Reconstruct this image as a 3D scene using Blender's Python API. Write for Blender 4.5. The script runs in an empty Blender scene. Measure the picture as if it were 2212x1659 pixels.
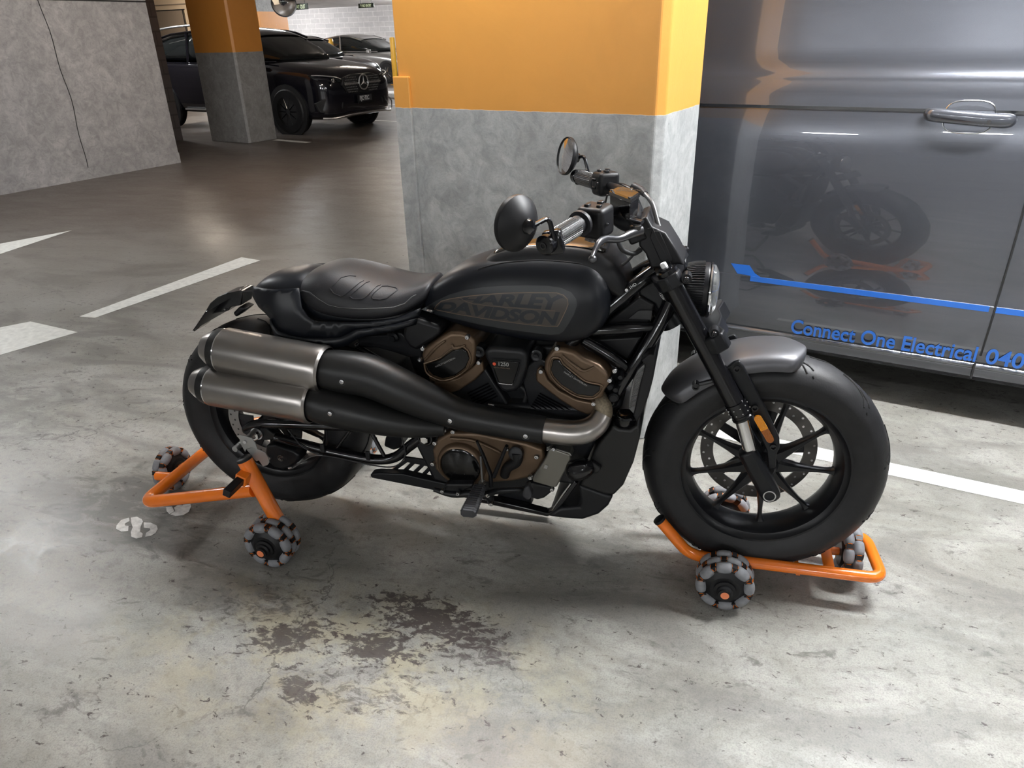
import bpy, bmesh, math, random
from mathutils import Vector, Matrix, Quaternion
PI=math.pi
random.seed(7)
scn=bpy.context.scene
# ---------------------------------------------------------------- camera
W,H,FPX=2212,1659,1556.9
CAM=Vector((1.2989,-1.8365,1.4783)); YAW,PITCH,ROLL=-.2646,.4544,-.0241
_cy,_sy,_cp,_sp=math.cos(YAW),math.sin(YAW),math.cos(PITCH),math.sin(PITCH)
FW=Vector((_sy*_cp,_cy*_cp,-_sp)); _r=Vector((_cy,-_sy,0)); _u=_r.cross(FW)
RT=math.cos(ROLL)*_r+math.sin(ROLL)*_u; UP=-math.sin(ROLL)*_r+math.cos(ROLL)*_u
cam=bpy.data.cameras.new('camera'); cam.sensor_width=36; cam.lens=36*FPX/W; cam.clip_end=200
co=bpy.data.objects.new('camera',cam); scn.collection.objects.link(co)
M=Matrix((RT,UP,-FW)).transposed().to_4x4(); M.translation=CAM; co.matrix_world=M
scn.camera=co
scn.view_settings.view_transform='Standard'; scn.view_settings.look='None'
scn.view_settings.gamma=1; scn.view_settings.use_curve_mapping=False
scn.view_settings.exposure=0.42
wld=bpy.data.worlds.new('world'); scn.world=wld; wld.use_nodes=True
wld.node_tree.nodes['Background'].inputs[0].default_value=(.5,.5,.52,1)
wld.node_tree.nodes['Background'].inputs[1].default_value=.02
# the car park's own grid: s along the pillar fronts, t into the depth, turned 14.6 degrees from the bike
GA=math.radians(-14.57)
G1=Vector((math.cos(GA),math.sin(GA),0)); G2=Vector((-math.sin(GA),math.cos(GA),0)); GO=Vector((1.145,.682,0))
def G(s,t,z=0): return GO+G1*s+G2*t+Vector((0,0,z))
def _ray(x,y): return FW+(x-W/2)/FPX*RT-(y-H/2)/FPX*UP
# where a measured sight line meets a plane of the place: y = Y, floor height z, or grid plane
def P(x,y,Y): d=_ray(x,y); return CAM+d*((Y-CAM.y)/d.y)
def PZ(x,y,z=0): d=_ray(x,y); return CAM+d*((z-CAM.z)/d.z)
def PT(x,y,t): d=_ray(x,y); return CAM+d*((GO+G2*t-CAM).dot(G2)/d.dot(G2))
def PX(x,y,X): d=_ray(x,y); return CAM+d*((X-CAM.x)/d.x)
# ceiling lamps: s, t, length, turned, strength, warm
LAMPS=[(1.4,.2,1.25,0,345,0,'batten lamp above the motorcycle front wheel'),(-.75,-.25,1.25,0,75,0,'batten lamp above the motorcycle seat'),
       (-5.3,-.2,1.25,0,125,0,'batten lamp above the arrow marking near the left wall'),(4.6,-2.4,1.25,0,60,0,'batten lamp to the right of the viewer'),
       (-2.8,-7.5,.9,0,170,0,'batten lamp one aisle behind the viewer, left'),(1.2,-8.0,.9,0,170,0,'batten lamp one aisle behind the viewer, middle'),(5.2,-7.5,.9,0,230,0,'batten lamp one aisle behind the viewer, right'),
       (-1.5,-13,1.25,0,230,0,'batten lamp two aisles behind the viewer, left'),(3.5,-13,1.25,0,230,0,'batten lamp two aisles behind the viewer, right'),
       (-5.6,3.4,1.25,1,70,1,'crosswise batten lamp along the left wall'),
       (-4.2,8.0,1.25,0,50,1,'batten lamp above the brown aisle floor'),
       (-11.6,6.15,1.25,0,90,0,'batten lamp above the rear door of the black SUV'),(-9.5,10.5,1.25,0,40,1,'batten lamp over the black SUV far side'),
       (-16.8,22.8,1.25,0,1000,0,'batten lamp by the block wall behind the big pillar'),(-12.9,11.0,1.25,0,60,0,'batten lamp above the dark hatchback'),
       (-15.2,10.2,1.25,0,110,1,'batten fill lamp added to light the framed panel behind the black SUV'),  # unseen warm lamp, added to brighten the framed panel
       (-18.0,14.6,1.25,0,250,0,'batten lamp near the round mirror'),(-25.5,21,1.25,0,1100,0,'batten lamp near the far left of the block wall'),(-9,17,1.25,0,90,1,'batten lamp in the far aisle'),
       (-12.6,16.6,1.25,0,220,0,'batten lamp above the yellow bollards')]
CEIL=2.62
# ---------------------------------------------------------------- materials
def mat(name,col,rough=.5,metal=0.,coat=0.,spec=.5,noise=0,nscale=8,bump=0,bscale=60,emit=None,trans=0,ccol=None,coatr=.05,aniso=0):
    m=bpy.data.materials.new(name); m.use_nodes=True; nt=m.node_tree; b=nt.nodes['Principled BSDF']
    c=(*col,1) if len(col)==3 else col
    b.inputs['Base Color'].default_value=c; b.inputs['Roughness'].default_value=rough; b.inputs['Metallic'].default_value=metal
    b.inputs['Coat Weight'].default_value=coat; b.inputs['Coat Roughness'].default_value=coatr
    b.inputs['Specular IOR Level'].default_value=spec
    if trans: b.inputs['Transmission Weight'].default_value=trans
    if emit: b.inputs['Emission Color'].default_value=(*emit[0],1); b.inputs['Emission Strength'].default_value=emit[1]
    tc=nt.nodes.new('ShaderNodeTexCoord')
    n=nt.nodes.new('ShaderNodeTexNoise'); n.inputs['Scale'].default_value=nscale; n.inputs['Detail'].default_value=6
    nt.links.new(tc.outputs['Object'],n.inputs['Vector'])
    if noise:
        r=nt.nodes.new('ShaderNodeMapRange'); r.inputs['From Min'].default_value=.3; r.inputs['From Max'].default_value=.7
        r.inputs['To Min'].default_value=1-noise; r.inputs['To Max'].default_value=1+noise
        nt.links.new(n.outputs['Fac'],r.inputs['Value'])
        mx=nt.nodes.new('ShaderNodeVectorMath'); mx.operation='SCALE'; mx.inputs[0].default_value=c[:3]
        nt.links.new(r.outputs[0],mx.inputs['Scale']); nt.links.new(mx.outputs[0],b.inputs['Base Color'])
    if bump:
        n2=nt.nodes.new('ShaderNodeTexNoise'); n2.inputs['Scale'].default_value=bscale; n2.inputs['Detail'].default_value=4
        nt.links.new(tc.outputs['Object'],n2.inputs['Vector'])
        bp=nt.nodes.new('ShaderNodeBump'); bp.inputs['Strength'].default_value=bump; bp.inputs['Distance'].default_value=.01
        nt.links.new(n2.outputs['Fac'],bp.inputs['Height']); nt.links.new(bp.outputs[0],b.inputs['Normal'])
    return m
def sock(nt,v):
    return v
class NG:
    """small node-graph writer"""
    def __init__(s,m): s.nt=m.node_tree; s.b=s.nt.nodes['Principled BSDF']; s.tc=s.nt.nodes.new('ShaderNodeTexCoord').outputs['Object']
    def node(s,t,ins=(),**kw):
        n=s.nt.nodes.new(t)
        for k,v in kw.items(): setattr(n,k,v)
        for k,v in dict(ins).items():
            if isinstance(v,bpy.types.NodeSocket): s.nt.links.new(v,n.inputs[k])
            else: n.inputs[k].default_value=v
        return n
    def noise(s,scale,detail=5,rough=.55,vec=None,dist=0,out='Fac'):
        return s.node('ShaderNodeTexNoise',{'Scale':scale,'Detail':detail,'Roughness':rough,'Distortion':dist,'Vector':vec or s.tc}).outputs[out]
    def rng(s,v,a,b,c=0,d=1): return s.node('ShaderNodeMapRange',{'Value':v,'From Min':a,'From Max':b,'To Min':c,'To Max':d}).outputs[0]
    def mth(s,op,a,b=0.,c=None):
        n=s.nt.nodes.new('ShaderNodeMath'); n.operation=op
        for i,v in enumerate((a,b,c)):
            if v is None: continue
            if isinstance(v,bpy.types.NodeSocket): s.nt.links.new(v,n.inputs[i])
            else: n.inputs[i].default_value=v
        return n.outputs[0]
    def mix(s,f,a,b,mode='MIX'):
        n=s.nt.nodes.new('ShaderNodeMix'); n.data_type='RGBA'; n.blend_type=mode
        for k,v in ((0,f),(6,a),(7,b)):
            if isinstance(v,bpy.types.NodeSocket): s.nt.links.new(v,n.inputs[k])
            else: n.inputs[k].default_value=v if k==0 else (*v,1)
        return n.outputs[2]
    def link(s,a,name): s.nt.links.new(a,s.b.inputs[name])
    def sep(s,v=None): return s.node('ShaderNodeSeparateXYZ',{0:v or s.tc}).outputs
    def blob(s,c,r,ax=1.,ang=0.):
        mp=s.node('ShaderNodeMapping',{'Location':(0,0,0)},vector_type='POINT')
        sb=s.node('ShaderNodeVectorMath',{0:s.tc,1:(c[0],c[1],0)},operation='SUBTRACT').outputs[0]
        ro=s.node('ShaderNodeVectorRotate',{0:sb,'Angle':-ang},rotation_type='Z_AXIS').outputs[0]
        sc=s.node('ShaderNodeVectorMath',{0:ro,1:(1/r,1/(r*ax),0)},operation='MULTIPLY').outputs[0]
        return s.node('ShaderNodeVectorMath',{0:sc},operation='LENGTH').outputs['Value']
    def bump(s,h,strength,dist=.01): s.nt.links.new(s.node('ShaderNodeBump',{'Height':h,'Strength':strength,'Distance':dist}).outputs[0],s.b.inputs['Normal'])
def floor_mat():
    m=mat('concrete_floor',(.2,.2,.19),.4); g=NG(m)
    st=g.node('ShaderNodeMapping',{'Vector':g.tc,'Rotation':(0,0,.5),'Scale':(1,2.2,1)}).outputs[0]
    big=g.noise(.55,4,.6,dist=.6); mid=g.noise(2.2,7,.62,vec=st,dist=.8); fine=g.noise(38,6,.7); grain=g.noise(220,3,.7)
    c=g.mix(g.rng(big,.36,.64),(.205,.197,.175),(.325,.315,.285))
    c=g.mix(g.rng(mid,.42,.62,0,.75),c,(.40,.392,.365))
    c=g.mix(g.rng(g.noise(1.3,5,.6,vec=st,dist=1.2),.49,.62,0,.6),c,(.15,.142,.13))
    c=g.mix(g.rng(fine,.35,.7,0,.45),c,(.115,.112,.1),'MULTIPLY') if False else g.mix(g.rng(fine,.34,.5,.5,0),c,(.14,.138,.13))
    c=g.mix(g.rng(grain,.35,.55,.35,0),c,(.08,.08,.075))
    # grimy scuffed patches left of and below the rear stand
    gr=g.noise(7,8,.72,vec=st,dist=.8)
    for ctr,r,ax,am in (((-.6,-.15),.6,.6,.85),((-1.6,.35),.7,.5,.45),((.05,-.45),.5,.5,.45),((.8,.1),.9,.4,.4),((2.2,-.1),.6,.5,.25)):
        v=g.mth('SUBTRACT',gr,g.rng(g.blob(ctr,r,ax,-.25),.2,1.,0,.22)); c=g.mix(g.rng(v,.38,.52,0,am),c,(.115,.11,.10))
    # yellowish worn patches
    c=g.mix(g.mth('MULTIPLY',g.rng(g.noise(5,8,.75),.46,.58,0,.5),g.rng(g.blob((.5,-.62),.85,.45),.35,1,1,0)),c,(.43,.38,.25))
    # oily spatter in front of the motorcycle
    sp=g.noise(24,8,.75,vec=g.node('ShaderNodeMapping',{'Vector':g.tc,'Rotation':(0,0,-.35),'Scale':(1,1.7,1)}).outputs[0],dist=.5)
    def stain(c,ctr,r,ax,ang,lo,hi,col,amt):
        fall=g.rng(g.blob(ctr,r,ax,ang),.25,1.,0,.2)
        v=g.mth('SUBTRACT',sp,fall)
        return g.mix(g.rng(v,lo,hi,0,amt),c,col)
    D=(.055,.043,.04)
    for ctr,r,ax,ang,lo,hi,am in (((.67,-.42),.30,.42,-.2,.41,.46,.92),((.56,-.55),.22,.5,.2,.43,.48,.9),((.31,-.57),.20,.5,.45,.42,.47,.85),((.42,-.73),.12,.5,-.7,.42,.47,.8),
                             ((.82,-.5),.26,.5,0,.47,.53,.75),((-.12,-.9),.16,.5,.9,.46,.55,.5),((.18,-.48),.35,.5,.2,.48,.56,.6),((.6,-.68),.4,.5,.2,.50,.56,.6),((1.5,-.55),.7,.5,0,.58,.66,.3)):
        c=stain(c,ctr,r,ax,ang,lo-.01,hi-.01,D,am)
    # drips
    vo=g.node('ShaderNodeTexVoronoi',{'Scale':22,'Vector':g.tc}).outputs['Distance']
    dm=g.mth('MULTIPLY',g.rng(vo,.1,.13,1,0),g.rng(g.noise(7,2),.56,.6))
    dm=g.mth('MULTIPLY',dm,g.rng(g.blob((.5,-.68),.8,.5),.5,1,.75,0)); c=g.mix(dm,c,(.07,.055,.05))
    # darker, browner traffic aisle behind
    xyz=g.sep()
    yy=g.mth('ADD',xyz[1],g.mth('MULTIPLY',xyz[0],-.25)); aisle=g.rng(g.mth('ADD',yy,g.mth('MULTIPLY',g.noise(.8,3),1.5)),2.0,5.5,0,.85)
    c=g.mix(aisle,c,(.088,.068,.057))
    # hairline cracks
    wv=g.node('ShaderNodeVectorMath',{0:g.tc,1:g.node('ShaderNodeVectorMath',{0:g.noise(2.5,6,.65,out='Color'),'Scale':.55},operation='SCALE').outputs[0]},operation='ADD').outputs[0]
    ed=g.node('ShaderNodeTexVoronoi',{'Scale':.42,'Vector':wv},feature='DISTANCE_TO_EDGE').outputs['Distance']
    cr=g.rng(ed,.0006,.0022,.6,0); cr=g.mth('MULTIPLY',cr,g.rng(g.noise(.9,2),.52,.6)); c=g.mix(cr,c,(.06,.055,.05))
    g.link(c,'Base Color')
    g.link(g.mth('ADD',g.rng(mid,.35,.7,.29,.43),g.rng(fine,.3,.7,-.04,.08)),'Roughness')
    g.bump(g.mth('ADD',g.mth('MULTIPLY',fine,.6),g.mth('MULTIPLY',grain,.4)),.12,.004)
    g.b.inputs['Specular IOR Level'].default_value=.5
    return m
def concrete(name,a,b,paint=None,z0=1.226,z1=99,rough=.55,cb=None,vscale=1.,coat=.0):
    """cast concrete with trowel blotches; paint: colour above z0 (object z = height)"""
    m=mat(name,a,rough); g=NG(m)
    st=g.node('ShaderNodeMapping',{'Vector':g.tc,'Scale':(1,1,vscale)}).outputs[0]
    n1=g.noise(3.,7,.65,vec=st,dist=1.5); n2=g.noise(13,8,.7,vec=st,dist=1.); n3=g.noise(60,5,.7,vec=st)
    c=g.mix(g.rng(n1,.35,.65),a,b); c=g.mix(g.rng(n2,.42,.62,0,.5),c,tuple(x*.62 for x in a)); c=g.mix(g.rng(n3,.25,.5,.4,0),c,tuple(x*.55 for x in a))
    vo=g.node('ShaderNodeTexVoronoi',{'Scale':9,'Vector':g.tc}).outputs['Distance']
    c=g.mix(g.mth('MULTIPLY',g.rng(vo,.03,.05,.6,0),g.rng(n2,.5,.55)),c,(.05,.05,.05))
    h=g.mth('ADD',g.mth('MULTIPLY',n2,.5),g.mth('MULTIPLY',n3,.3))
    if paint:
        z=g.mth('ADD',g.sep()[2],g.mth('MULTIPLY',g.noise(25,2),.006))
        f=g.mth('MULTIPLY',g.rng(z,z0,z0+.002),g.rng(z,z1,z1+.003,1,0))
        pc=g.mix(g.rng(n1,.3,.7),tuple(x*.93 for x in paint),paint)
        chip=g.mth('MULTIPLY',g.rng(g.node('ShaderNodeTexVoronoi',{'Scale':3.1,'Vector':g.tc}).outputs['Distance'],.035,.05,1,0),.8)
        pc=g.mix(chip,pc,(.45,.42,.38))
        c=g.mix(f,c,pc); g.link(g.rng(f,0,1,rough,.42),'Roughness')
        h=g.mth('MULTIPLY',h,g.rng(f,0,1,1,.35))
    g.link(c,'Base Color'); g.bump(h,.35,.01)
    return m
def block_mat(name,a,b,mortar,sx=.4,sz=.2,rough=.75):
    m=mat(name,a,rough); g=NG(m); x=g.sep()
    v=g.node('ShaderNodeCombineXYZ',{0:g.mth('ADD',x[0],x[1]),1:x[2],2:0.}).outputs[0]
    br=g.node('ShaderNodeTexBrick',{'Vector':v,'Color1':(*a,1),'Color2':(*b,1),'Mortar':(*mortar,1),'Scale':1.,'Mortar Size':.012,'Brick Width':sx,'Row Height':sz})
    c=g.mix(g.rng(g.noise(6,5,.6),.4,.65,0,.35),br.outputs['Color'],tuple(q*.7 for q in a)); g.link(c,'Base Color'); g.bump(br.outputs['Fac'],-.3)
    return m
ORANGE=(.72,.33,.065)
MT=dict(
 floor=floor_mat(),
 pillar=concrete('pillar_concrete_orange_paint',(.35,.36,.355),(.51,.52,.51),ORANGE,rough=.5),
 col=concrete('column_concrete_orange_paint',(.24,.235,.23),(.33,.325,.32),(.62,.25,.045),z0=1.295,rough=.5),
 colband=concrete('column_orange_band',(.24,.235,.23),(.33,.325,.32),(.62,.25,.045),z0=1.295,z1=2.27,rough=.5),
 wall=concrete('cast_concrete_wall',(.33,.325,.328),(.47,.46,.462),rough=.55),
 block=block_mat('grey_block_wall',(.43,.41,.40),(.38,.365,.36),(.52,.5,.49)),
 blockd=block_mat('dark_block_wall',(.1,.085,.08),(.085,.072,.07),(.06,.05,.05)),
 ceil=mat('ceiling_concrete',(.6,.6,.6),.8,noise=.15,nscale=2),
 paintline=mat('white_road_paint',(.74,.74,.7),.5,noise=.12,nscale=30,bump=.2),
 paintworn=mat('worn_white_paint',(.8,.8,.78),.7,noise=.2,nscale=60,bump=.3),
 lamp=None,
 housing=mat('lamp_housing',(.7,.7,.7),.4),
 cream=mat('cream_paint',(.75,.6,.42),.5), brown=mat('brown_panel',(.3,.24,.18),.6),
 dark=mat('soft_black',(.012,.012,.013),.6),
 black=mat('black_plastic',(.007,.007,.008),.45,spec=.3), 
 gloss=mat('gloss_black',(.004,.004,.005),.14,spec=.55),
 satin=mat('satin_black_metal',(.007,.0075,.009),.34,spec=.3),
 tankpaint=mat('denim_black_paint',(.005,.006,.0085),.36,spec=.32),
 fenderp=mat('satin_charcoal_paint',(.10,.10,.108),.4,metal=.6),
 leather=mat('black_vinyl',(.011,.011,.013),.48,spec=.4,bump=.08,bscale=350),
 rubber=mat('tyre_rubber',(.010,.010,.011),.5,spec=.35,noise=.3,nscale=25,bump=.06,bscale=200),
 steel=mat('brushed_steel',(.36,.34,.32),.3,metal=1.,noise=.12,nscale=6),
 chrome=mat('chrome',(.78,.78,.78),.08,metal=1.),
 bolt=mat('zinc_bolt',(.55,.55,.56),.25,metal=1.),
 alu=mat('cast_grey_aluminium',(.35,.35,.34),.4,metal=.8),
 bronze=mat('bronze_cover',(.115,.075,.045),.38,metal=.55,noise=.06),
 orange=mat('orange_powder_coat',(.82,.19,.013),.22,coat=.6,noise=.05,nscale=14),
 grey=mat('grey_rubber_roller',(.2,.205,.22),.55,noise=.15,nscale=60),
 disc=mat('brake_disc_steel',(.28,.28,.28),.3,metal=1.),
 ddisc=mat('dark_brake_disc',(.10,.095,.09),.35,metal=.9),
 glass=mat('clear_lens',(.9,.93,.95),.03,trans=.9,spec=.6),
 amber=mat('amber_reflector',(.85,.30,.005),.25,coat=.3,bump=.6,bscale=500),
 amberd=mat('dark_amber_reflector',(.36,.10,.003),.25,coat=.3,bump=.6,bscale=500),
 white=mat('white_print',(.7,.7,.7),.5),
 decal=mat('bronze_print',(.15,.105,.07),.42),
 decald=mat('charcoal_print',(.011,.0145,.019),.40),
 decalb=mat('grey_panel_print',(.020,.0225,.025),.40),
 trimw=mat('satin_bright_trim',(.9,.9,.9),.38,metal=1.),mirror=mat('mirror_glass',(.9,.9,.9),.02,metal=1.),
 van=mat('metallic_grey_paint',(.088,.094,.110),.24,metal=.6,coat=1.,coatr=.02,noise=.05,nscale=500),
 blue=mat('blue_vinyl',(.015,.12,.48),.35,coat=.3),
 carblack=mat('black_car_paint',(.006,.006,.010),.12,coat=1.),
 carglass=mat('dark_car_glass',(.012,.014,.014),.04,spec=.8),
 cargrey=mat('grey_car_paint',(.42,.41,.40),.25,metal=.6,coat=1.),
 yellow=mat('yellow_bollard_paint',(.62,.33,.02),.45,noise=.1),
 mesh=mat('radiator_mesh',(.14,.14,.14),.4,metal=.6),
 braid=mat('exhaust_wrap',(.24,.2,.14),.5,metal=.6,noise=.3,nscale=180),
 gold=mat('glossy_tinted_black',(.012,.011,.010),.05,coat=1.),piano=mat('gloss_black_insert',(.003,.003,.003),.12,spec=.35),
 sign=mat('dark_green_sign',(.02,.03,.02),.4), signw=mat('sign_letters',(.6,.65,.5),.5,emit=((.6,.7,.4),.5)),  # glow added to the letter material so the words show up
)
def lampmat(k,st):
    col=(.97,.985,1.) if k==0 else (1,.86,.72)
    return mat('lamp_tube_%s'%('cool' if k==0 else 'warm'),(.9,.9,.9),.5,emit=(col,st))
# ---------------------------------------------------------------- building tools
COL=scn.collection
class MB:
    def __init__(s): s.v=[]; s.f=[]; s.m=[]; s.mats=[]; s.cur=0
    def mtl(s,m):
        if m not in s.mats: s.mats.append(m)
        s.cur=s.mats.index(m); return s
    def add(s,vs,fs):
        o=len(s.v); s.v+= [Vector(v) for v in vs]; s.f+=[tuple(i+o for i in f) for f in fs]; s.m+=[s.cur]*len(fs); return s
    def box(s,c,d,R=None,tap=None):
        x,y,z=[q/2 for q in d]; vs=[]
        for k in (-1,1):
            for (i,j) in ((-1,-1),(1,-1),(1,1),(-1,1)):
                t=(tap if (tap and k>0) else 1); v=Vector((i*x*t,j*y*t,k*z)); vs.append((R@v if R else v)+Vector(c))
        return s.add(vs,[(3,2,1,0),(4,5,6,7),(0,1,5,4),(1,2,6,5),(2,3,7,6),(3,0,4,7)])
    def ring(s,c,u,v,ru,rv,n): return [Vector(c)+u*(ru*math.cos(2*PI*i/n))+v*(rv*math.sin(2*PI*i/n)) for i in range(n)]
    def loft(s,rings,caps=True,closed=False):
        n=len(rings[0]); vs=[p for r in rings for p in r]; fs=[]
        m=len(rings)
        for k in range(m if closed else m-1):
            a=k*n; b=((k+1)%m)*n
            for i in range(n): j=(i+1)%n; fs.append((a+i,a+j,b+j,b+i))
        if caps and not closed: fs.append(tuple(range(n))[::-1]); fs.append(tuple((m-1)*n+i for i in range(n)))
        return s.add(vs,fs)
    def tube(s,pts,r,n=14,smooth=0,closed=False,flat=1.,caps=True,upv=None):
        pts=[Vector(p) for p in pts]
        rs=list(r) if hasattr(r,'__len__') else [r]*len(pts)
        if smooth: pts,rs=catmull(pts,rs,smooth,closed)
        rings=[]; prev=None; N=len(pts)
        for i,p in enumerate(pts):
            if closed: t=(pts[(i+1)%N]-pts[i-1]).normalized()
            else: t=(pts[min(i+1,N-1)]-pts[max(i-1,0)]).normalized()
            if prev is None:
                a=upv or (Vector((0,0,1)) if abs(t.z)<.9 else Vector((0,1,0))); u=(a-t*a.dot(t)).normalized()
            else: u=(prev-t*prev.dot(t)).normalized()
            prev=u; v=t.cross(u); rings.append(s.ring(p,u,v,rs[i],rs[i]*flat,n))
        return s.loft(rings,caps=caps,closed=closed)
    def cyl(s,a,b,r,r2=None,n=24):
        return s.tube([a,b],[r,r if r2 is None else r2],n)
    def lathe(s,prof,c,axis,n=48,closed=False,a0=0,a1=2*PI):
        """prof: list of (distance along axis, radius)"""
        ax=Vector(axis).normalized(); a=Vector((0,0,1)) if abs(ax.z)<.9 else Vector((1,0,0))
        u=(a-ax*a.dot(ax)).normalized(); v=ax.cross(u); c=Vector(c)
        full=abs(a1-a0-2*PI)<1e-6; vs=[];fs=[]; m=len(prof); k=n if full else n+1
        for i in range(k):
            th=a0+(a1-a0)*i/n; d=u*math.cos(th)+v*math.sin(th)
            for (h,r) in prof: vs.append(c+ax*h+d*r)
        for i in range(n):
            j=(i+1)%k
            for q in range(m if closed else m-1):
                w=(q+1)%m; fs.append((i*m+q,j*m+q,j*m+w,i*m+w))
        return s.add(vs,fs)
    def prism(s,poly,d):
        """poly: 3D points, d: extrusion vector"""
        d=Vector(d); n=len(poly); vs=[Vector(p) for p in poly]+[Vector(p)+d for p in poly]
        fs=[tuple(range(n))[::-1],tuple(range(n,2*n))]+[(i,(i+1)%n,n+(i+1)%n,n+i) for i in range(n)]
        return s.add(vs,fs)
    def build(s,name,m,parent=None,smooth=True,bevel=0,seg=2,sub=0,ang=35,solid=0,tri=False):
        me=bpy.data.meshes.new(name); me.from_pydata([tuple(v) for v in s.v],[],s.f); 
        bm=bmesh.new(); bm.from_mesh(me); bmesh.ops.remove_doubles(bm,verts=bm.verts,dist=1e-6)
        bmesh.ops.recalc_face_normals(bm,faces=bm.faces)
        if tri: bmesh.ops.triangulate(bm,faces=[f for f in bm.faces if len(f.verts)>4])
        bm.to_mesh(me); bm.free()
        if s.mats:
            for q in s.mats: me.materials.append(q)
            if len(me.polygons)==len(s.m):
                for p,i in zip(me.polygons,s.m): p.material_index=i
        else: me.materials.append(m)
        o=bpy.data.objects.new(name,me); COL.objects.link(o)
        if smooth: me.shade_smooth(); me.set_sharp_from_angle(angle=math.radians(ang))
        if solid:
            q=o.modifiers.new('solid','SOLIDIFY'); q.thickness=solid; q.offset=-1
        if bevel:
            b=o.modifiers.new('bevel','BEVEL'); b.width=bevel; b.segments=seg; b.limit_method='ANGLE'; b.angle_limit=math.radians(38); b.harden_normals=False
        if sub:
            q=o.modifiers.new('sub','SUBSURF'); q.levels=sub; q.render_levels=sub
        if parent: setp(o,parent)
        return o
def setp(o,parent):
    bpy.context.view_layer.update() if False else None
    o.parent=parent; o.matrix_parent_inverse=world_of(parent).inverted()
def world_of(o):
    m=o.matrix_basis.copy()
    if o.parent: m=world_of(o.parent)@o.matrix_parent_inverse@m
    return m
def catmull(pts,rs,k,closed=False):
    out=[];ro=[];N=len(pts); segs=N if closed else N-1
    for i in range(segs):
        if closed: p=[pts[(i+j-1)%N] for j in range(4)]; q=[rs[(i+j-1)%N] for j in range(4)]
        else:
            p=[pts[min(max(i+j-1,0),N-1)] for j in range(4)]; q=[rs[min(max(i+j-1,0),N-1)] for j in range(4)]
        for a in range(k):
            t=a/k
            def cr(w,x,y,z): return .5*((2*x)+(y-w)*t+(2*w-5*x+4*y-z)*t*t+(3*x-w-3*y+z)*t*t*t)
            out.append(Vector([cr(p[0][c],p[1][c],p[2][c],p[3][c]) for c in range(3)])); ro.append(cr(*q))
    if not closed: out.append(pts[-1]); ro.append(rs[-1])
    return out,ro
def fillet(pts,r,k=6,closed=False):
    """round the corners of a polyline"""
    pts=[Vector(p) for p in pts]; out=[];N=len(pts)
    for i,p in enumerate(pts):
        if not closed and i in (0,N-1): out.append(p); continue
        a=pts[i-1]-p; b=pts[(i+1)%N]-p; d=min(r if not hasattr(r,'__len__') else r[i],a.length*.48,b.length*.48)
        A=p+a.normalized()*d; B=p+b.normalized()*d
        for j in range(k+1): t=j/k; out.append(A*(1-t)**2+p*2*t*(1-t)+B*t*t)
    return out
def empty(name,loc,rz=0,label=None,cat=None,group=None):
    o=bpy.data.objects.new(name,None); COL.objects.link(o); o.location=loc; o.rotation_euler=(0,0,rz); o.empty_display_size=.1
    tag(o,label,cat,group); return o
def tag(o,label=None,cat=None,group=None,kind=None):
    if label:o['label']=label
    if cat:o['category']=cat
    if group:o['group']=group
    if kind:o['kind']=kind
    return o
def copy_tree(o,parent=None):
    c=o.copy(); COL.objects.link(c); c.parent=parent
    for ch in [x for x in o.children]: copy_tree(ch,c)
    return c
def text_obj(name,txt,size,M4,m,parent=None,depth=.0006,align='LEFT',bold=0,shear=0,spacing=1,sx=1):
    cu=bpy.data.curves.new(name,'FONT'); cu.body=txt; cu.size=size; cu.extrude=depth; cu.align_x=align; cu.offset=bold; cu.shear=shear; cu.space_character=spacing
    cu.resolution_u=4
    t=bpy.data.objects.new(name,cu); COL.objects.link(t); bpy.context.view_layer.update()
    me=bpy.data.meshes.new_from_object(t.evaluated_get(bpy.context.evaluated_depsgraph_get())); bpy.data.objects.remove(t)
    me.transform(M4@Matrix.Diagonal((sx,1,1,1))); me.materials.clear(); me.materials.append(m)
    o=bpy.data.objects.new(name,me); COL.objects.link(o)
    if parent: setp(o,parent)
    return o
def frame(o,x,y):
    """matrix with origin o, x axis along x, y near y"""
    x=Vector(x).normalized(); y=Vector(y); y=(y-x*y.dot(x)).normalized(); z=x.cross(y)
    m=Matrix((x,y,z)).transposed().to_4x4(); m.translation=o; return m
def gbox(mb,s0,s1,t0,t1,z0,z1):
    vs=[G(s,t,z) for z in (z0,z1) for s,t in ((s0,t0),(s1,t0),(s1,t1),(s0,t1))]
    return mb.add(vs,[(3,2,1,0),(4,5,6,7),(0,1,5,4),(1,2,6,5),(2,3,7,6),(3,0,4,7)])
def gpoly(mb,pts,z0,z1):
    return mb.prism([G(s,t,z0) for s,t in pts],(0,0,z1-z0))
# ================================================================ THE PLACE
mb=MB(); gbox(mb,-34,9,-22,27,-.2,0); tag(mb.build('floor',MT['floor'],smooth=False),kind='structure')
mb=MB(); gbox(mb,-34,9,-22,27,CEIL,CEIL+.2); tag(mb.build('ceiling',MT['ceil'],smooth=False),kind='structure')
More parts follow.
